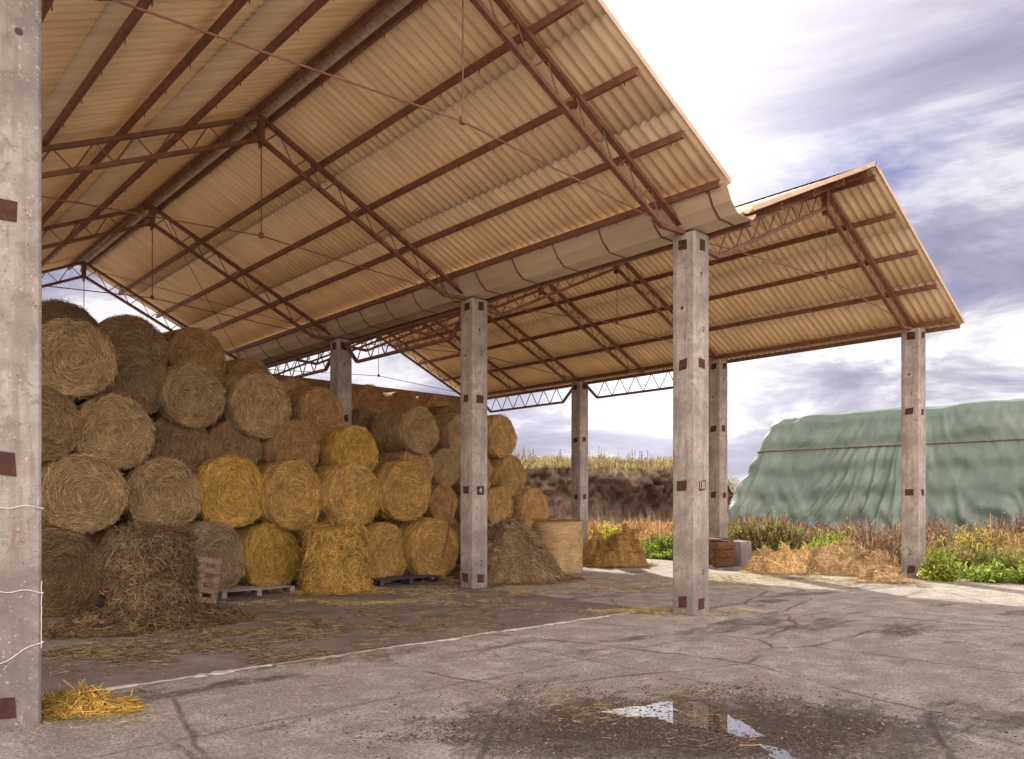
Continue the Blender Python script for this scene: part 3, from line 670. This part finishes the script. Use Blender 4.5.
# burst straw bale (between the two yellow floor bales)
def burst(name, loc, r0, r1, h, tone, label, n, seed, base=(.62, .47, .2), upright=False, yaw=0, hang=.7):
    g = Geo(); NA, NZ = 80, 24; v = []; c = []
    def P_(a, t):
        ca, sa = math.cos(a), math.sin(a)
        rr = (r0 * (1 - t) ** 1.6 + r1 * (1 - (1 - t) ** 1.6)) if t < .88 else r1 * math.sqrt(max(0, 1 - ((t - .88) / .12) ** 2)) * (1 if t < 1 else 0)
        rr *= 1 + .1 * fbm((ca * 1.6 + seed, sa * 1.6, t * 2.4), 3) + .05 * noise.noise((ca * 6, sa * 6, t * 7 + seed))
        return (rr * ca, rr * sa, h * t * (1 + .05 * noise.noise((ca * 1.5, sa * 1.5, seed))))
    for j in range(NZ + 1):
        for k in range(NA):
            t = j / NZ if j else -.02; a = 2 * math.pi * k / NA; v.append(P_(a, max(t, 0)) if j else (*P_(a, 0)[:2], -.02)); s = .55 + .3 * noise.noise((k * .5, j * .9, seed)); c.append((base[0] * s, base[1] * s, base[2] * s))
    g.add(v, [(i*NA+k, i*NA+(k+1) % NA, (i+1)*NA+(k+1) % NA, (i+1)*NA+k) for i in range(NZ) for k in range(NA)], 0, np.array(c))
    Ps, T, Nn = [], [], []
    for i in range(n):
        a = random.uniform(0, 6.2832); t = random.uniform(0, 1) ** 1.15; p = P_(a, t); ca, sa = math.cos(a), math.sin(a)
        up = t > .88
        q = random.uniform(0, .03); nv = (0, 0, 1) if up else (ca, sa, .2); Ps.append((p[0] + nv[0] * q, p[1] + nv[1] * q, max(p[2], .01) + nv[2] * q)); Nn.append(nv)
        tw = random.gauss(0, 1); tz = -random.uniform(.3, 1) * (0 if up else 1) * hang * 2.2
        T.append((-sa * tw + ca * .25, ca * tw + sa * .25, tz + random.gauss(0, .35)))
    g.strands(Ps, T, Nn, RNG.uniform(.08, .32, n), RNG.uniform(.005, .011, n), RNG.normal(0, .2, n), shades(n, base), 0, 3, lift=RNG.uniform(-.02, .12, n))
    # spill at the foot
    m = n // 5; a = RNG.random(m) * 6.2832; rr = r0 + np.abs(RNG.normal(0, .15, m)); P2 = np.stack([rr * np.cos(a), rr * np.sin(a), RNG.uniform(.01, .07, m) * np.exp(-(rr - r0) * 3)], 1)
    T2 = RNG.normal(0, 1, (m, 3)) * np.array([1, 1, .12]); g.strands(P2, T2, np.tile([0, 0, 1], (m, 1)), RNG.uniform(.08, .3, m), RNG.uniform(.005, .011, m), RNG.normal(0, .15, m), shades(m, base), 0, 3, lift=.03)
    o = g.build(name, STRAW, smooth=True); o.location = loc; o.rotation_euler = (0, 0, yaw); o.color = tone; tag(o, label, 'hay bale'); return o
p = gnd(334, 592); burst('burst_bale', (p.x + .1, p.y + .1, 0), .72, .60, 1.42, (.95, .82, .55, 1), 'burst golden straw bale spilling loose straw on the floor, in the front row', 5200, 3)
p = gnd(150, 628); burst('crumbling_bale', (p.x + .15, p.y + .35, .1), .56, .56, 1.36, (.46, .40, .34, 1), 'upended crumbling dark hay bale with shaggy sides beside the upright pallet', 7000, 5, base=(.5, .4, .24), hang=.35)
heap('loose_hay', (p.x + .1, p.y + .3, 0), 1.25, .8, .3, (.42, .36, .31, 1), 'dark trampled hay round the foot of the upended crumbling bale', 'hay heap', 4200, seed=8, base=(.5, .4, .22), pw=.9)
p = gnd(524, 580); heap('loose_hay', (p.x + .0, p.y + .5, 0), 1.42, 1.35, 1.4, (.7, .62, .56, 1), 'tall slope of loose tan hay right of the middle column foot', 'hay heap', 9000, base=(.56, .46, .28), seed=3, rz=-TH, pw=1.3, lumps=.35, down=.65)
p = gnd(618, 567); heap('loose_hay', (p.x + .4, p.y + .5, 0), 1.0, .8, .75, (.95, .8, .68, 1), 'brown hay heap behind the upended wrapped bale at the field edge', 'hay heap', 5000, seed=16, rz=-TH, pw=.5, lumps=1.2)
p = gnd(788, 574); heap('loose_hay', (p.x + .5, p.y + .4, 0), .9, .65, .5, (1.5, 1.35, 1.1, 1), 'pale yellow straw mound at the yard edge, farthest left of the long row', 'hay heap', 3600, seed=2, rz=-TH, pw=.7, lumps=1.1, base=(.62, .52, .33))
p = gnd(850, 575); heap('loose_hay', (p.x + .6, p.y + .5, 0), 1.55, .8, .5, (1.3, 1.18, .98, 1), 'long tan straw mound beside the outer right column', 'hay heap', 6500, seed=12, rz=-TH - .1, pw=.6, lumps=1.3, base=(.56, .46, .3))
p = gnd(884, 582); heap('loose_hay', (p.x + .1, p.y + .1, 0), .55, .4, .3, (1.25, 1.1, .95, 1), 'small low straw heap right against the foot of the outer right column', 'hay heap', 1800, seed=9, rz=-TH, base=(.56, .46, .3))
p = gnd(92, 712); heap('straw_heap', (p.x - .05, p.y + .12, 0), .42, .26, .13, (1.05, .93, .5, 1), 'small heap of bright yellow straw at the foot of the near left column', 'straw heap', 900, seed=4, rz=-TH, wid=(.004, .009), ln=(.12, .34))
# upended wrapped bale
def wrapped():
    g = Geo(); NA = 72; prof = [(0, 1.36), (.3, 1.37), (.58, 1.35), (.645, 1.31), (.66, 1.24)] + [(.66 - .0 * i, 1.2 - .1 * i) for i in range(11)] + [(.65, .06), (.62, 0), (0, 0)]
    v = []; c = []
    for r, z in prof:
        for k in range(NA):
            a = 2 * math.pi * k / NA; rr = r * (1 + .02 * noise.noise((math.cos(a) * 1.5, math.sin(a) * 1.5, z * 2)) + .006 * math.sin(z * 42))
            v.append((rr * math.cos(a), rr * math.sin(a), z)); s = .85 + .2 * noise.noise((math.cos(a) * 2, math.sin(a) * 2, z * 14)); c.append((.68 * s, .55 * s, .33 * s))
    g.add(v, [(i*NA+(k+1) % NA, i*NA+k, (i+1)*NA+k, (i+1)*NA+(k+1) % NA) for i in range(len(prof)-1) for k in range(NA)], 0, np.array(c))
    n = 2200; a = RNG.random(n) * 6.2832; z = RNG.uniform(.02, 1.3, n); P = np.stack([.668 * np.cos(a), .668 * np.sin(a), z], 1); Nn = np.stack([np.cos(a), np.sin(a), 0 * a], 1)
    T = np.stack([-np.sin(a), np.cos(a), RNG.normal(0, .1, n)], 1); g.strands(P, T, Nn, RNG.uniform(.06, .2, n), .008, 0, shades(n, (.66, .54, .33), .2, .05), 0, 2)
    n = 1200; r = np.sqrt(RNG.random(n)) * .66; a = RNG.random(n) * 6.28; P = np.stack([r * np.cos(a), r * np.sin(a), 1.38 + RNG.uniform(0, .03, n)], 1)
    g.strands(P, RNG.normal(0, 1, (n, 3)) * [1, 1, .15], np.tile([0, 0, 1], (n, 1)), RNG.uniform(.06, .25, n), .008, .1, shades(n), 0, 2)
    o = g.build('wrapped_bale', STRAW, smooth=True); return o
o = wrapped(); p = gnd(559, 575); o.location = (p.x + .4, p.y + .45, 0); o.scale = (1, 1, 1); o.color = (1.0, .9, .8, 1)
tag(o, 'pale netting wrapped straw bale standing on end right of the loose hay slope', 'hay bale')

# scattered straw on the ground (uncountable)
def litter(name, n, areas, base, seed_col, wid=(.004, .009), ln=(.05, .22), z=.012, kind='stuff'):
    g = Geo(); Ps = []
    tot = sum(a[4] for a in areas)
    for (px, py, rx, ry, wgt) in areas:
        c = gnd(px, py); k = int(n * wgt / tot); got = 0
        while got < k:
            x, y = random.gauss(0, .5), random.gauss(0, .5); q = Vector((c.x + (x * rx) * cT + (y * ry) * sT, c.y - (x * rx) * sT + (y * ry) * cT, 0))
            got += 1
            if fbm((q.x * 1.3, q.y * 1.3, seed_col), 3) < random.uniform(-.35, .35): continue
            Ps.append((q.x, q.y, z + random.uniform(0, .012)))
    m = len(Ps); T = RNG.normal(0, 1, (m, 3)) * np.array([1, 1, .06]); g.strands(Ps, T, np.tile([0, 0, 1], (m, 1)), RNG.uniform(*ln, m), RNG.uniform(*wid, m), RNG.normal(0, .12, m), shades(m, base), 0, 2)
    o = g.build(name, STRAW); tag(o, {'fine_straw_bits': 'fine broken straw and chaff round the puddle', 'brown_hay_litter': 'trodden dark brown hay litter covering the shed floor at left', 'yellow_straw_litter': 'scattered yellow straw bits over the concrete yard'}[name], 'litter', kind=kind); return o
litter('brown_hay_litter', 52000, [(200, 632, 2.6, 1.6, 10), (100, 650, 1.5, 1.1, 5), (330, 625, 2.4, 1.2, 5), (250, 655, 2.4, .7, 3), (430, 612, 2.6, 1., 1.2)], (.3, .23, .13), 2, wid=(.003, .009), ln=(.03, .17))
litter('yellow_straw_litter', 42000, [(340, 603, 2.6, .55, 3), (440, 594, 3, .5, 2), (560, 590, 3.4, 1.0, 5), (480, 604, 3, .8, 1.2), (640, 612, .9, .5, 1.6), (735, 614, .9, .4, 1.2), (620, 580, 4, 1.6, 5), (820, 582, 5, 1.2, 4), (750, 577, 3, 1.2, 2),
    (90, 720, .7, .35, .3), (660, 655, 5, 2, .3), (480, 700, 3.6, 1.6, .12), (700, 640, 6, 3, .4)], (.6, .48, .24), 5, wid=(.003, .007), ln=(.03, .17))

litter('fine_straw_bits', 9000, [(650, 690, 1.8, .7, 3), (640, 712, 1.5, .6, 3), (480, 700, 2.6, 1.2, 1.5), (780, 745, 1.2, .6, 1.2), (250, 690, 2.2, .8, 1), (660, 655, 5, 2, 2)], (.42, .31, .15), 7, wid=(.0015, .0035), ln=(.02, .1))
def gravel(name, n, areas, c, size, label):
    g = Geo(); tot = sum(a[4] for a in areas); V = []; Fc = []; Cc = []; b = 0
    for (px, py, rx, ry, wgt) in areas:
        ce = gnd(px, py)
        for _ in range(int(n * wgt / tot)):
            x, y = random.gauss(0, .5) * rx, random.gauss(0, .5) * ry; X, Y = ce.x + x * cT + y * sT, ce.y - x * sT + y * cT
            if fbm((X * 1.6, Y * 1.6, 4), 3) < random.uniform(-.3, .3): continue
            r_ = random.uniform(*size) * random.choice((.6, .8, 1, 1.3)); k = 5; a0 = random.uniform(0, 6); h = r_ * random.uniform(.5, 1)
            for z, q in ((-.004, 1.0), (h * .6, .85)):
                for i in range(k): a = a0 + 6.2832 * i / k; w_ = q * r_ * random.uniform(.75, 1.2); V.append((X + math.cos(a) * w_, Y + math.sin(a) * w_, z))
            V.append((X, Y, h)); s_ = random.uniform(.5, 1.5); Cc += [(c[0] * s_, c[1] * s_, c[2] * s_)] * 11
            for i in range(k): j = (i + 1) % k; Fc.append((b+i, b+j, b+k+j, b+k+i)); Fc.append((b+k+i, b+k+j, b+10))
            b += 11
    g.add(V, Fc, 0, np.array(Cc)); tag(g.build(name, GRIT), label, 'gravel', kind='stuff')
def b_grit(p): setp(p, attr_col(), .85)
GRIT = material('grit', b_grit)
gravel('mud_clods', 15000, [(640, 722, 2.0, .75, 5), (760, 745, 1.2, .7, 2.5), (560, 745, 1.6, .5, 2.5), (660, 692, 1.6, .5, 2), (480, 735, 1.2, .6, 1)], (.075, .058, .045), (.004, .012), 'dark mud clods round the puddle')
gravel('gravel', 16000, [(400, 700, 4, 1.6, 5), (800, 690, 4, 2, 4), (500, 650, 6, 2, 3), (150, 735, 1.5, .8, 1)], (.27, .25, .235), (.003, .008), 'small grey stones loose on the worn concrete')

# ------------------------------------------------------------------ pallets, crates and small things
def pallet(name, loc, rot, m, label, w=1.2, d=.8):
    t = empty(name, loc); t.rotation_euler = rot; tag(t, label, 'pallet')
    for i in range(5):
        g = Geo(); x = -w/2 + .05 + i * (w - .1) / 4 - 0; g.box((-w/2, -d/2 + i * (d - .1) / 4, .122), (w/2, -d/2 + i * (d - .1) / 4 + .1, .144)); g.build('deck_board', m, t)
    for i in range(3):
        g = Geo(); x = -w/2 + i * (w - .1) / 2; g.box((x, -d/2, .1), (x + .1, d/2, .12)); g.build('stringer_board', m, t)
        for j in range(3):
            g = Geo(); y = -d/2 + .001 + j * (d - .145) / 2; g.box((x + .001, y, .022), (x + .1 - .001, y + .14, .099)); g.build('block', m, t)
        g = Geo(); g.box((x, -d/2, 0), (x + .1, d/2, .02)); g.build('bottom_board', m, t)
    return t
p = gnd(268, 597); pallet('wooden_pallet', (p.x - .1, p.y + .68, .01), (0, 0, .03), GWOOD, 'grey wooden pallet lying under the yellow floor bale left of the burst bale', 1.5, 1.0)
p = gnd(410, 585); pallet('plastic_pallet', (p.x + .1, p.y + .5, .01), (0, 0, -.05), DARK, 'black plastic pallet lying under the golden floor bales right of the burst bale', 1.6, .9)
p = gnd(128, 636); pallet('wooden_pallet', (p.x + .35, p.y + .85, .01), (0, 0, .1), GWOOD, 'worn pallet under the upended crumbling bale')
p = gnd(202, 604); pallet('wooden_pallet', (p.x, p.y, .42), (R(78), R(8), R(-28)), WOOD, 'upright brown wooden pallet propped beside the upended crumbling bale', .62, .8)
# stick leaning on the bale left of the middle column
g = Geo(); a = Vector((11.15, 14.4, .55)); g.tube([a, a + Vector((.1, -.05, .5)), a + Vector((.3, .0, 1.3))], [.022, .018, .014], 7)
tag(g.build('wooden_stick', REDWOOD), 'thin brown stick leaning against the golden bale left of the middle column', 'stick')
# crate and concrete block at the second right column
cr = empty('wooden_crate', (EX - .62, YR[1] - .38, 0), -.05); tag(cr, 'red brown wooden crate of straw standing at the foot of the second outer column', 'crate')
for s in (-1, 1):
    for k in range(3):
        g = Geo(); g.box((-.4, s * .3 - .012, .06 + k * .24), (.4, s * .3 + .012, .25 + k * .24)); g.build('side_board', REDWOOD, cr)
        g = Geo(); g.box((s * .39 - .012, -.285, .06 + k * .24), (s * .39 + .012, .285, .25 + k * .24)); g.build('end_board', REDWOOD, cr)
    for t in (-1, 1):
        g = Geo(); g.box((s * .36 - .03, t * .26 - .024, 0), (s * .36 + .01, t * .26 + .024, .8)); g.build('corner_post', REDWOOD, cr)
g = Geo(); g.box((-.42, -.33, .78), (.42, .33, .82)); g.build('lid', REDWOOD, cr)
g = Geo(); n = 900; P = RNG.uniform(-1, 1, (n, 3)) * [.4, .31, .3] + [0, -.0, .36]; P[:, 1] = np.where(RNG.random(n) < .5, -.32, P[:, 1]); P[:, 0] = np.where(P[:, 1] > -.31, -.41, P[:, 0])
g.strands(P, RNG.normal(0, 1, (n, 3)), np.tile([-.6, -.8, 0], (n, 1)), RNG.uniform(.05, .16, n), .008, .1, shades(n, (.5, .3, .12)), 0, 2); o = g.build('hay_tuft', STRAW); o.location = cr.location; o.color = (.55, .42, .36, 1)
tag(o, 'reddish hay caught on the boards of the wooden crate', 'hay', kind='stuff')
g = Geo(); g.box((-.28, -.25, 0), (.28, .25, .72)); o = g.build('concrete_block', CONC); o.location = (EX + .36, YR[1] - .5, 0)
bv = o.modifiers.new('Bevel', 'BEVEL'); bv.width = .03; bv.segments = 2; tag(o, 'grey concrete block beside the wooden crate at the second outer column', 'block')

# ------------------------------------------------------------------ earth bank
def bank():
    g = Geo(); nU, prof = 520, []
    A = atd(-60, 506, 62); A.z = 0; B = atd(765, 506, 60); B.z = 0; U = (B - A); Ln = U.length; U.normalize(); Wd = Vector((-U.y, U.x, 0))
    if Wd.dot(Vector((sT, cT, 0))) < 0: Wd = -Wd
    lv = [(-2.2, -.1), (-1.2, .35), (-.5, .9), (-.25, 1.6), (-.18, 1.95), (-.1, 2.3), (-.12, 2.6), (.0, 2.9), (-.02, 3.1), (-.1, 3.3), (-.2, 3.55), (-.25, 3.75), (.0, 4.15), (.7, 4.5), (2, 4.75), (5, 4.9), (12, 4.6), (24, 3)]
    v = []; crest = []
    for i in range(nU + 1):
        s = Ln * i / nU; hh = 1 + .05 * fbm((s * .07, 3, 0)) + .035 * fbm((s * .35, 1, 0)); hh *= 1.12
        taper = min(1, (Ln - s) / 5 + .2)
        for j, (d, z) in enumerate(lv):
            off = (1.3 * fbm((s * .2, z * .5, 0), 5) + .9 * abs(fbm((s * .6, z * 1.1, 2), 4)) + .5 * fbm((s * 1.6, z * 2.4, 2), 3)) * (1 if 0 < j < 14 else .5)
            q = A + U * s + Wd * (d * 1.5 + off * 1.5); zz_ = z * hh * taper + (.12 * fbm((s * .9, d, 3)) if j > 11 else 0); v.append((q.x, q.y, zz_))
            if j in (12, 13, 14): crest.append((q.x, q.y, zz_))
    k = len(lv); g.add(v, [(i*k+j, (i+1)*k+j, (i+1)*k+j+1, i*k+j+1) for i in range(nU) for j in range(k - 1)])
    o = g.build('earth_bank', EARTH, smooth=True); tag(o, kind='structure')
    # dry grass and dead stalks on the crest
    g = Geo(); cr_ = np.array(crest); n = 24000; ii = RNG.integers(0, len(cr_), n); P = cr_[ii] + RNG.normal(0, .45, (n, 3)) * [1, 1, .03]
    ln = RNG.uniform(.15, .6, n); P[:, 2] += ln * .3; T = RNG.normal(0, .35, (n, 3)) + [0, 0, 1]
    g.strands(P, T, RNG.normal(0, 1, (n, 3)), ln, .03, .15, shades(n, (.36, .29, .13), .4), 0, 2)
    tag(g.build('dry_grass', LEAF), 'pale dry grass fringe along the top of the earth bank', 'grass', kind='stuff')
    g = Geo(); n = 900; cl = RNG.uniform(0, len(crest) - 2, 70).astype(int); ii = (cl[RNG.integers(0, 70, n)] + RNG.normal(0, 5, n)).clip(0, len(crest) - 1).astype(int)
    P = cr_[ii] + RNG.normal(0, .4, (n, 3)) * [1, 1, .02]; ln = RNG.uniform(.4, 1.3, n); P[:, 2] += ln * .5
    g.strands(P, RNG.normal(0, .07, (n, 3)) + [0, 0, 1], RNG.normal(0, 1, (n, 3)), ln, .035, .03, shades(n, (.19, .14, .11), .25), 0, 2)
    m = 5200; kk = RNG.integers(0, n, m); P2 = P[kk].copy(); P2[:, 2] += ln[kk] * RNG.uniform(-.1, .5, m); P2 += RNG.normal(0, .05, (m, 3)) * [1, 1, 0]
    g.strands(P2, RNG.normal(0, .6, (m, 3)) + [0, 0, .8], RNG.normal(0, 1, (m, 3)), RNG.uniform(.08, .28, m), .03, .1, shades(m, (.22, .17, .13), .25), 0, 1)
    tag(g.build('dead_stalks', LEAF), 'brown dead weed stalks standing along the earth bank crest', 'weeds', kind='stuff')
bank()

# ------------------------------------------------------------------ tarpaulin covered stack
def tarp():
    a = atd(770, 506, 41.5); b = atd(1060, 506, 33.2); a.z = b.z = 0; b = a + (b - a) * 1.9
    U = (b - a).normalized(); Ln = (b - a).length; Wd = Vector((-U.y, U.x, 0))
    if Wd.dot(Vector((sT, cT, 0))) < 0: Wd = -Wd
    D = 9.0; g = Geo(); nP = 1000
    def ringpt(s, grow, rad):                       # rounded rectangle round the stack, s in 0..1
        x0, x1, y0, y1 = -grow[0], Ln + grow[1], -grow[2], D + grow[2]; r = rad
        per = [(x1 - x0) - 2*r, math.pi*r/2, (y1 - y0) - 2*r, math.pi*r/2] * 2; tot = sum(per); t = s * tot
        cs = [(x1 - r, y0 + r, -90), (x1 - r, y1 - r, 0), (x0 + r, y1 - r, 90), (x0 + r, y0 + r, 180)]
        st = [((x0 + r, y0), (1, 0)), ((x1, y0 + r), (0, 1)), ((x1 - r, y1), (-1, 0)), ((x0, y1 - r), (0, -1))]
        for i in range(4):
            if t <= per[0 if i % 2 == 0 else 2]: return st[i][0][0] + st[i][1][0] * t, st[i][0][1] + st[i][1][1] * t
            t -= per[0 if i % 2 == 0 else 2]
            if t <= per[1]:
                an = R(cs[i][2]) + t / r; return cs[i][0] + r * math.cos(an), cs[i][1] + r * math.sin(an)
            t -= per[1]
        return x0 + r, y0
    lv = [(.22, (2.6, .6, 1.35), .9), (.9, (2.3, .55, 1.16), .9), (1.6, (2.0, .5, .98), .9), (2.3, (1.7, .42, .8), .8), (3.0, (1.4, .35, .63), .8), (3.7, (1.1, .3, .47), .7), (4.5, (.78, .26, .34), .6), (4.8, (.66, .25, .3), .6), (5.4, (.4, .2, .2), .6), (6.05, (.12, .1, .06), .6), (6.35, (-.1, -.1, -.15), .7), (6.48, (-.6, -.6, -.7), .7), (6.54, (-2, -2, -2.4), .6), (6.56, (-3.4, -3.4, -4.0), .3)]
    sub = 4; LV = []
    for i in range(len(lv) - 1):
        for k in range(sub):
            t = k / sub; LV.append((lv[i][0] * (1-t) + lv[i+1][0] * t, tuple(p * (1-t) + q * t for p, q in zip(lv[i][1], lv[i+1][1])), lv[i][2] * (1-t) + lv[i+1][2] * t))
    LV.append(lv[-1]); v = []; rope = []
    for j, (z, gr, rad) in enumerate(LV):
        for k in range(nP):
            s = k / nP; x, y = ringpt(s, gr, rad); x2, y2 = ringpt((s + .002) % 1, gr, rad); tx, ty = x2 - x, y2 - y; l = math.hypot(tx, ty) + 1e-9; nx, ny = ty / l, -tx / l
            q = s * 90
            zf = max(0, 1 - z / 5.6)
            sh = q + 1.3 * z * noise.noise((q * .13, 4, 1)) + .5 * noise.noise((q * .5, z * .6, 2))
            rg = lambda n_, w_: math.exp(-(n_ / w_) ** 2)
            wk = max(0, min(1, noise.noise((q * .2, z * .35, 12)) * 2.6 + .5)); wk2 = max(0, min(1, noise.noise((q * .17, z * .4, 30)) * 3 + .35))
            nf = max(0, 1 - min(q, 90 - q if q > 45 else q) / 16)
            fold = .24 * rg(noise.noise((sh * .8, z * .12, 1)), .15) * (.4 + .6 * wk) + .15 * rg(noise.noise((sh * 1.7, z * .16, 6)), .14) * wk + .13 * rg(noise.noise((q * .7 + z * .75, z * .15, 16)), .11) * wk2 + .13 * rg(noise.noise((q * .7 - z * .8, z * .15, 26)), .11) * (1 - wk2) * wk
            fold = fold * (.3 + .95 * zf) + .10 * noise.noise((q * .3, z * .4, 1)) + .06 * math.sin(z * 5.2 + noise.noise((q * .2, 0, 3)) * 3) + .05 * fbm((q * 1.6, z * 1.3, 8), 3)
            if abs(z - 4.7) < .5: fold *= .3 + 1.4 * abs(z - 4.7)
            if z > 5.7: fold *= max(.1, 1 - (z - 5.7) * 1.6)
            top = .13 * fbm((x * .35, y * .35, 2), 3) if z > 6.1 else 0; hem = .28 * fbm((q * .5, 0, 9), 3) if j < 3 else 0
            p = a + U * (x + nx * fold) + Wd * (y + ny * fold); zz_ = z + top + hem * (1 - j / 3)
            v.append((p.x, p.y, max(zz_, .05)))
            if j == 25: rope.append((p.x + (U.x * nx + Wd.x * ny) * .03, p.y + (U.y * nx + Wd.y * ny) * .03, zz_ + .06))
    f = [(j*nP+k, j*nP+(k+1) % nP, (j+1)*nP+(k+1) % nP, (j+1)*nP+k) for j in range(len(LV) - 1) for k in range(nP)] + [tuple((len(LV)-1)*nP+k for k in range(nP))]
    g.add(v, f); o = g.build('tarpaulin_stack', TARP, smooth=True); tag(o, 'huge stack covered with a creased grey green tarpaulin beyond the yard', 'covered stack')
    g = Geo(); g.tube(rope + [rope[0]], .035, 6); r = g.build('rope', WOOD); tag(r, 'thin brown rope stretched round the tarpaulin covered stack', 'rope')
    return a, U, Wd
tarp()
# old pallets leaning in the weeds in front of the tarpaulin
for i, (px, lab) in enumerate(((808, 'weathered pallet leaning in dry weeds before the tarpaulin, left one'), (827, 'weathered pallet leaning in dry weeds before the tarpaulin, right one'))):
    q = atd(px, 535, 31); pallet('wooden_pallet', (q.x, q.y, .55), (R(60), R(25), -TH + .2 * i), REDWOOD, lab)

# ------------------------------------------------------------------ weeds
def field(name, n, fn, base, h, wd, label, var=.3, lean=.22, leaf=0, kind='stuff', segs=2, leafc=None, cat='weeds'):
    g = Geo(); P = []
    while len(P) < n:
        q = fn()
        if q is not None: P.append(q)
    P = np.array(P); n = len(P); hh = RNG.uniform(h[0], h[1], n) * np.array([min(1.35, max(.22, .72 + 1.3 * fbm((x * .45, y * .45, 3), 3))) for x, y, _ in P]) * np.where(RNG.random(n) < .06, 1.35, 1)
    P0 = P.copy(); P[:, 2] += hh * .48; T = RNG.normal(0, lean, (n, 3)) * [1, 1, .2] + [0, 0, 1]
    g.strands(P, T, RNG.normal(0, 1, (n, 3)), hh, RNG.uniform(*wd, n), RNG.normal(0, .12, n), shades(n, base, var, .1), 0, segs)
    if leaf:
        m = n * leaf; k = RNG.integers(0, n, m); T2 = T[k]; P2 = P[k] + T2 * (hh[k] * RNG.uniform(-.35, .5, m))[:, None] + RNG.normal(0, .05, (m, 3))
        g.strands(P2, RNG.normal(0, 1, (m, 3)) + [0, 0, .3], RNG.normal(0, 1, (m, 3)), RNG.uniform(.05, .14, m), RNG.uniform(.02, .05, m), .15, shades(m, leafc or base, var, .1), 0, 2)
    o = g.build(name, LEAF); tag(o, label, cat, kind=kind); return o
def area(x0, x1, d0, d1, thr=-.2, sc=.6, seed=0, pw=1.0):
    def f():
        t = random.random() ** pw; d = d0 + (d1 - d0) * t; px = random.uniform(x0, x1); q = atd(px, 506, d)
        if q.x < 21.0 and q.y < 24.8 and q.x > .5: return None
        if fbm((q.x * sc, q.y * sc, seed), 3) < thr + random.uniform(-.15, .15): return None
        return (q.x, q.y, -.02)
    return f
field('dry_reeds', 20000, area(515, 735, 30, 42, -.5, seed=1), (.42, .25, .11), (.35, .85), (.02, .035), 'orange brown dry weeds growing below the earth bank', var=.3, leaf=1)
field('dry_weeds', 22000, area(722, 1060, 23.5, 33, .0, .5, seed=2), (.25, .16, .10), (.3, 1.1), (.012, .028), 'tangled brown dry weeds along the foot of the tarpaulin', var=.35, leaf=2, lean=.3)
field('dry_field_grass', 22000, area(500, 1080, 21.5, 40, -.3, .4, seed=5), (.40, .31, .14), (.15, .5), (.012, .025), 'short dry field grass beyond the yard', cat='grass')
field('green_weeds', 9000, area(632, 735, 24.5, 31, -.2, .5, seed=3), (.13, .2, .04), (.25, .6), (.015, .03), 'bright green weeds between the hay heap and the wooden crate', leaf=3, leafc=(.34, .42, .07))
field('green_weeds', 12000, area(728, 850, 22.5, 27, -.35, .5, seed=4), (.2, .26, .05), (.4, .85), (.015, .03), 'bright green weeds behind the pale yellow straw mound', leaf=3, leafc=(.34, .42, .07))
field('dry_grass_tufts', 9000, area(915, 1060, 18.9, 25, -.2, .5, seed=8), (.36, .25, .10), (.2, .95), (.01, .02), 'tall yellow brown weeds right of the outer column', leaf=2, lean=.3, cat='grass')
field('mixed_weeds', 5000, area(925, 1060, 18.2, 21, -.1, .8, seed=11), (.24, .26, .07), (.15, .7), (.006, .014), 'thin mixed green and yellow weeds at the yard edge right of the outer column', leaf=2, lean=.35)
def bush(name, px, py, w_, h_, label, lc, n=1500, stems=34):
    p = gnd(px, py); g = Geo(); cs = []
    for i in range(stems):
        a = random.uniform(0, 6.28); r = random.random() ** .6 * w_ / 2; tip = Vector((r * math.cos(a), r * math.sin(a), h_ * random.uniform(.55, 1) * (1 - .5 * (r / w_ * 2) ** 2)))
        b = Vector((tip.x * .35, tip.y * .35, 0)); g.tube([b, b.lerp(tip, .5) + Vector((0, 0, .03)), tip], [.012, .008, .004], 5, 0, (.14, .12, .05)); cs.append((b, tip))
    st = g.build('stems', LEAF); g = Geo(); P = []
    for i in range(n):
        b, t = random.choice(cs); q = b.lerp(t, random.uniform(.15, 1.05)); P.append((q.x + random.gauss(0, .08), q.y + random.gauss(0, .08), max(.02, q.z + random.gauss(0, .05))))
    g.strands(P, RNG.normal(0, 1, (n, 3)) + [0, 0, .4], RNG.normal(0, 1, (n, 3)), RNG.uniform(.05, .14, n), RNG.uniform(.012, .035, n), .15, shades(n, lc, .4, .15), 0, 2)
    lf = g.build('foliage', LEAF); t = empty(name, (p.x, p.y, 0)); st.parent = t; lf.parent = t; tag(t, label, 'bush'); return t
bush('weed_bush', 942, 581, 1.0, .7, 'bright green leafy bush just right of the outer column foot', (.38, .46, .07))
bush('weed_bush', 988, 582, 1.1, .45, 'low green bush second right of the outer column foot', (.28, .38, .06))
bush('weed_bush', 1030, 584, 1.2, .5, 'green bush at the yard edge farthest right', (.26, .34, .06))
bush('weed_bush', 966, 571, 1.5, 1.3, 'tall yellow green weed bush behind the low green bushes', (.40, .36, .08), stems=40)
bush('weed_bush', 1015, 566, 1.5, 1.0, 'dry brownish green bush in front of the tarpaulin at far right', (.34, .26, .09), stems=40)
bush('weed_bush', 606, 556, 1.6, 1.25, 'bright yellow green bush behind the brown hay heap by the far column', (.55, .55, .05), 3000, 30)
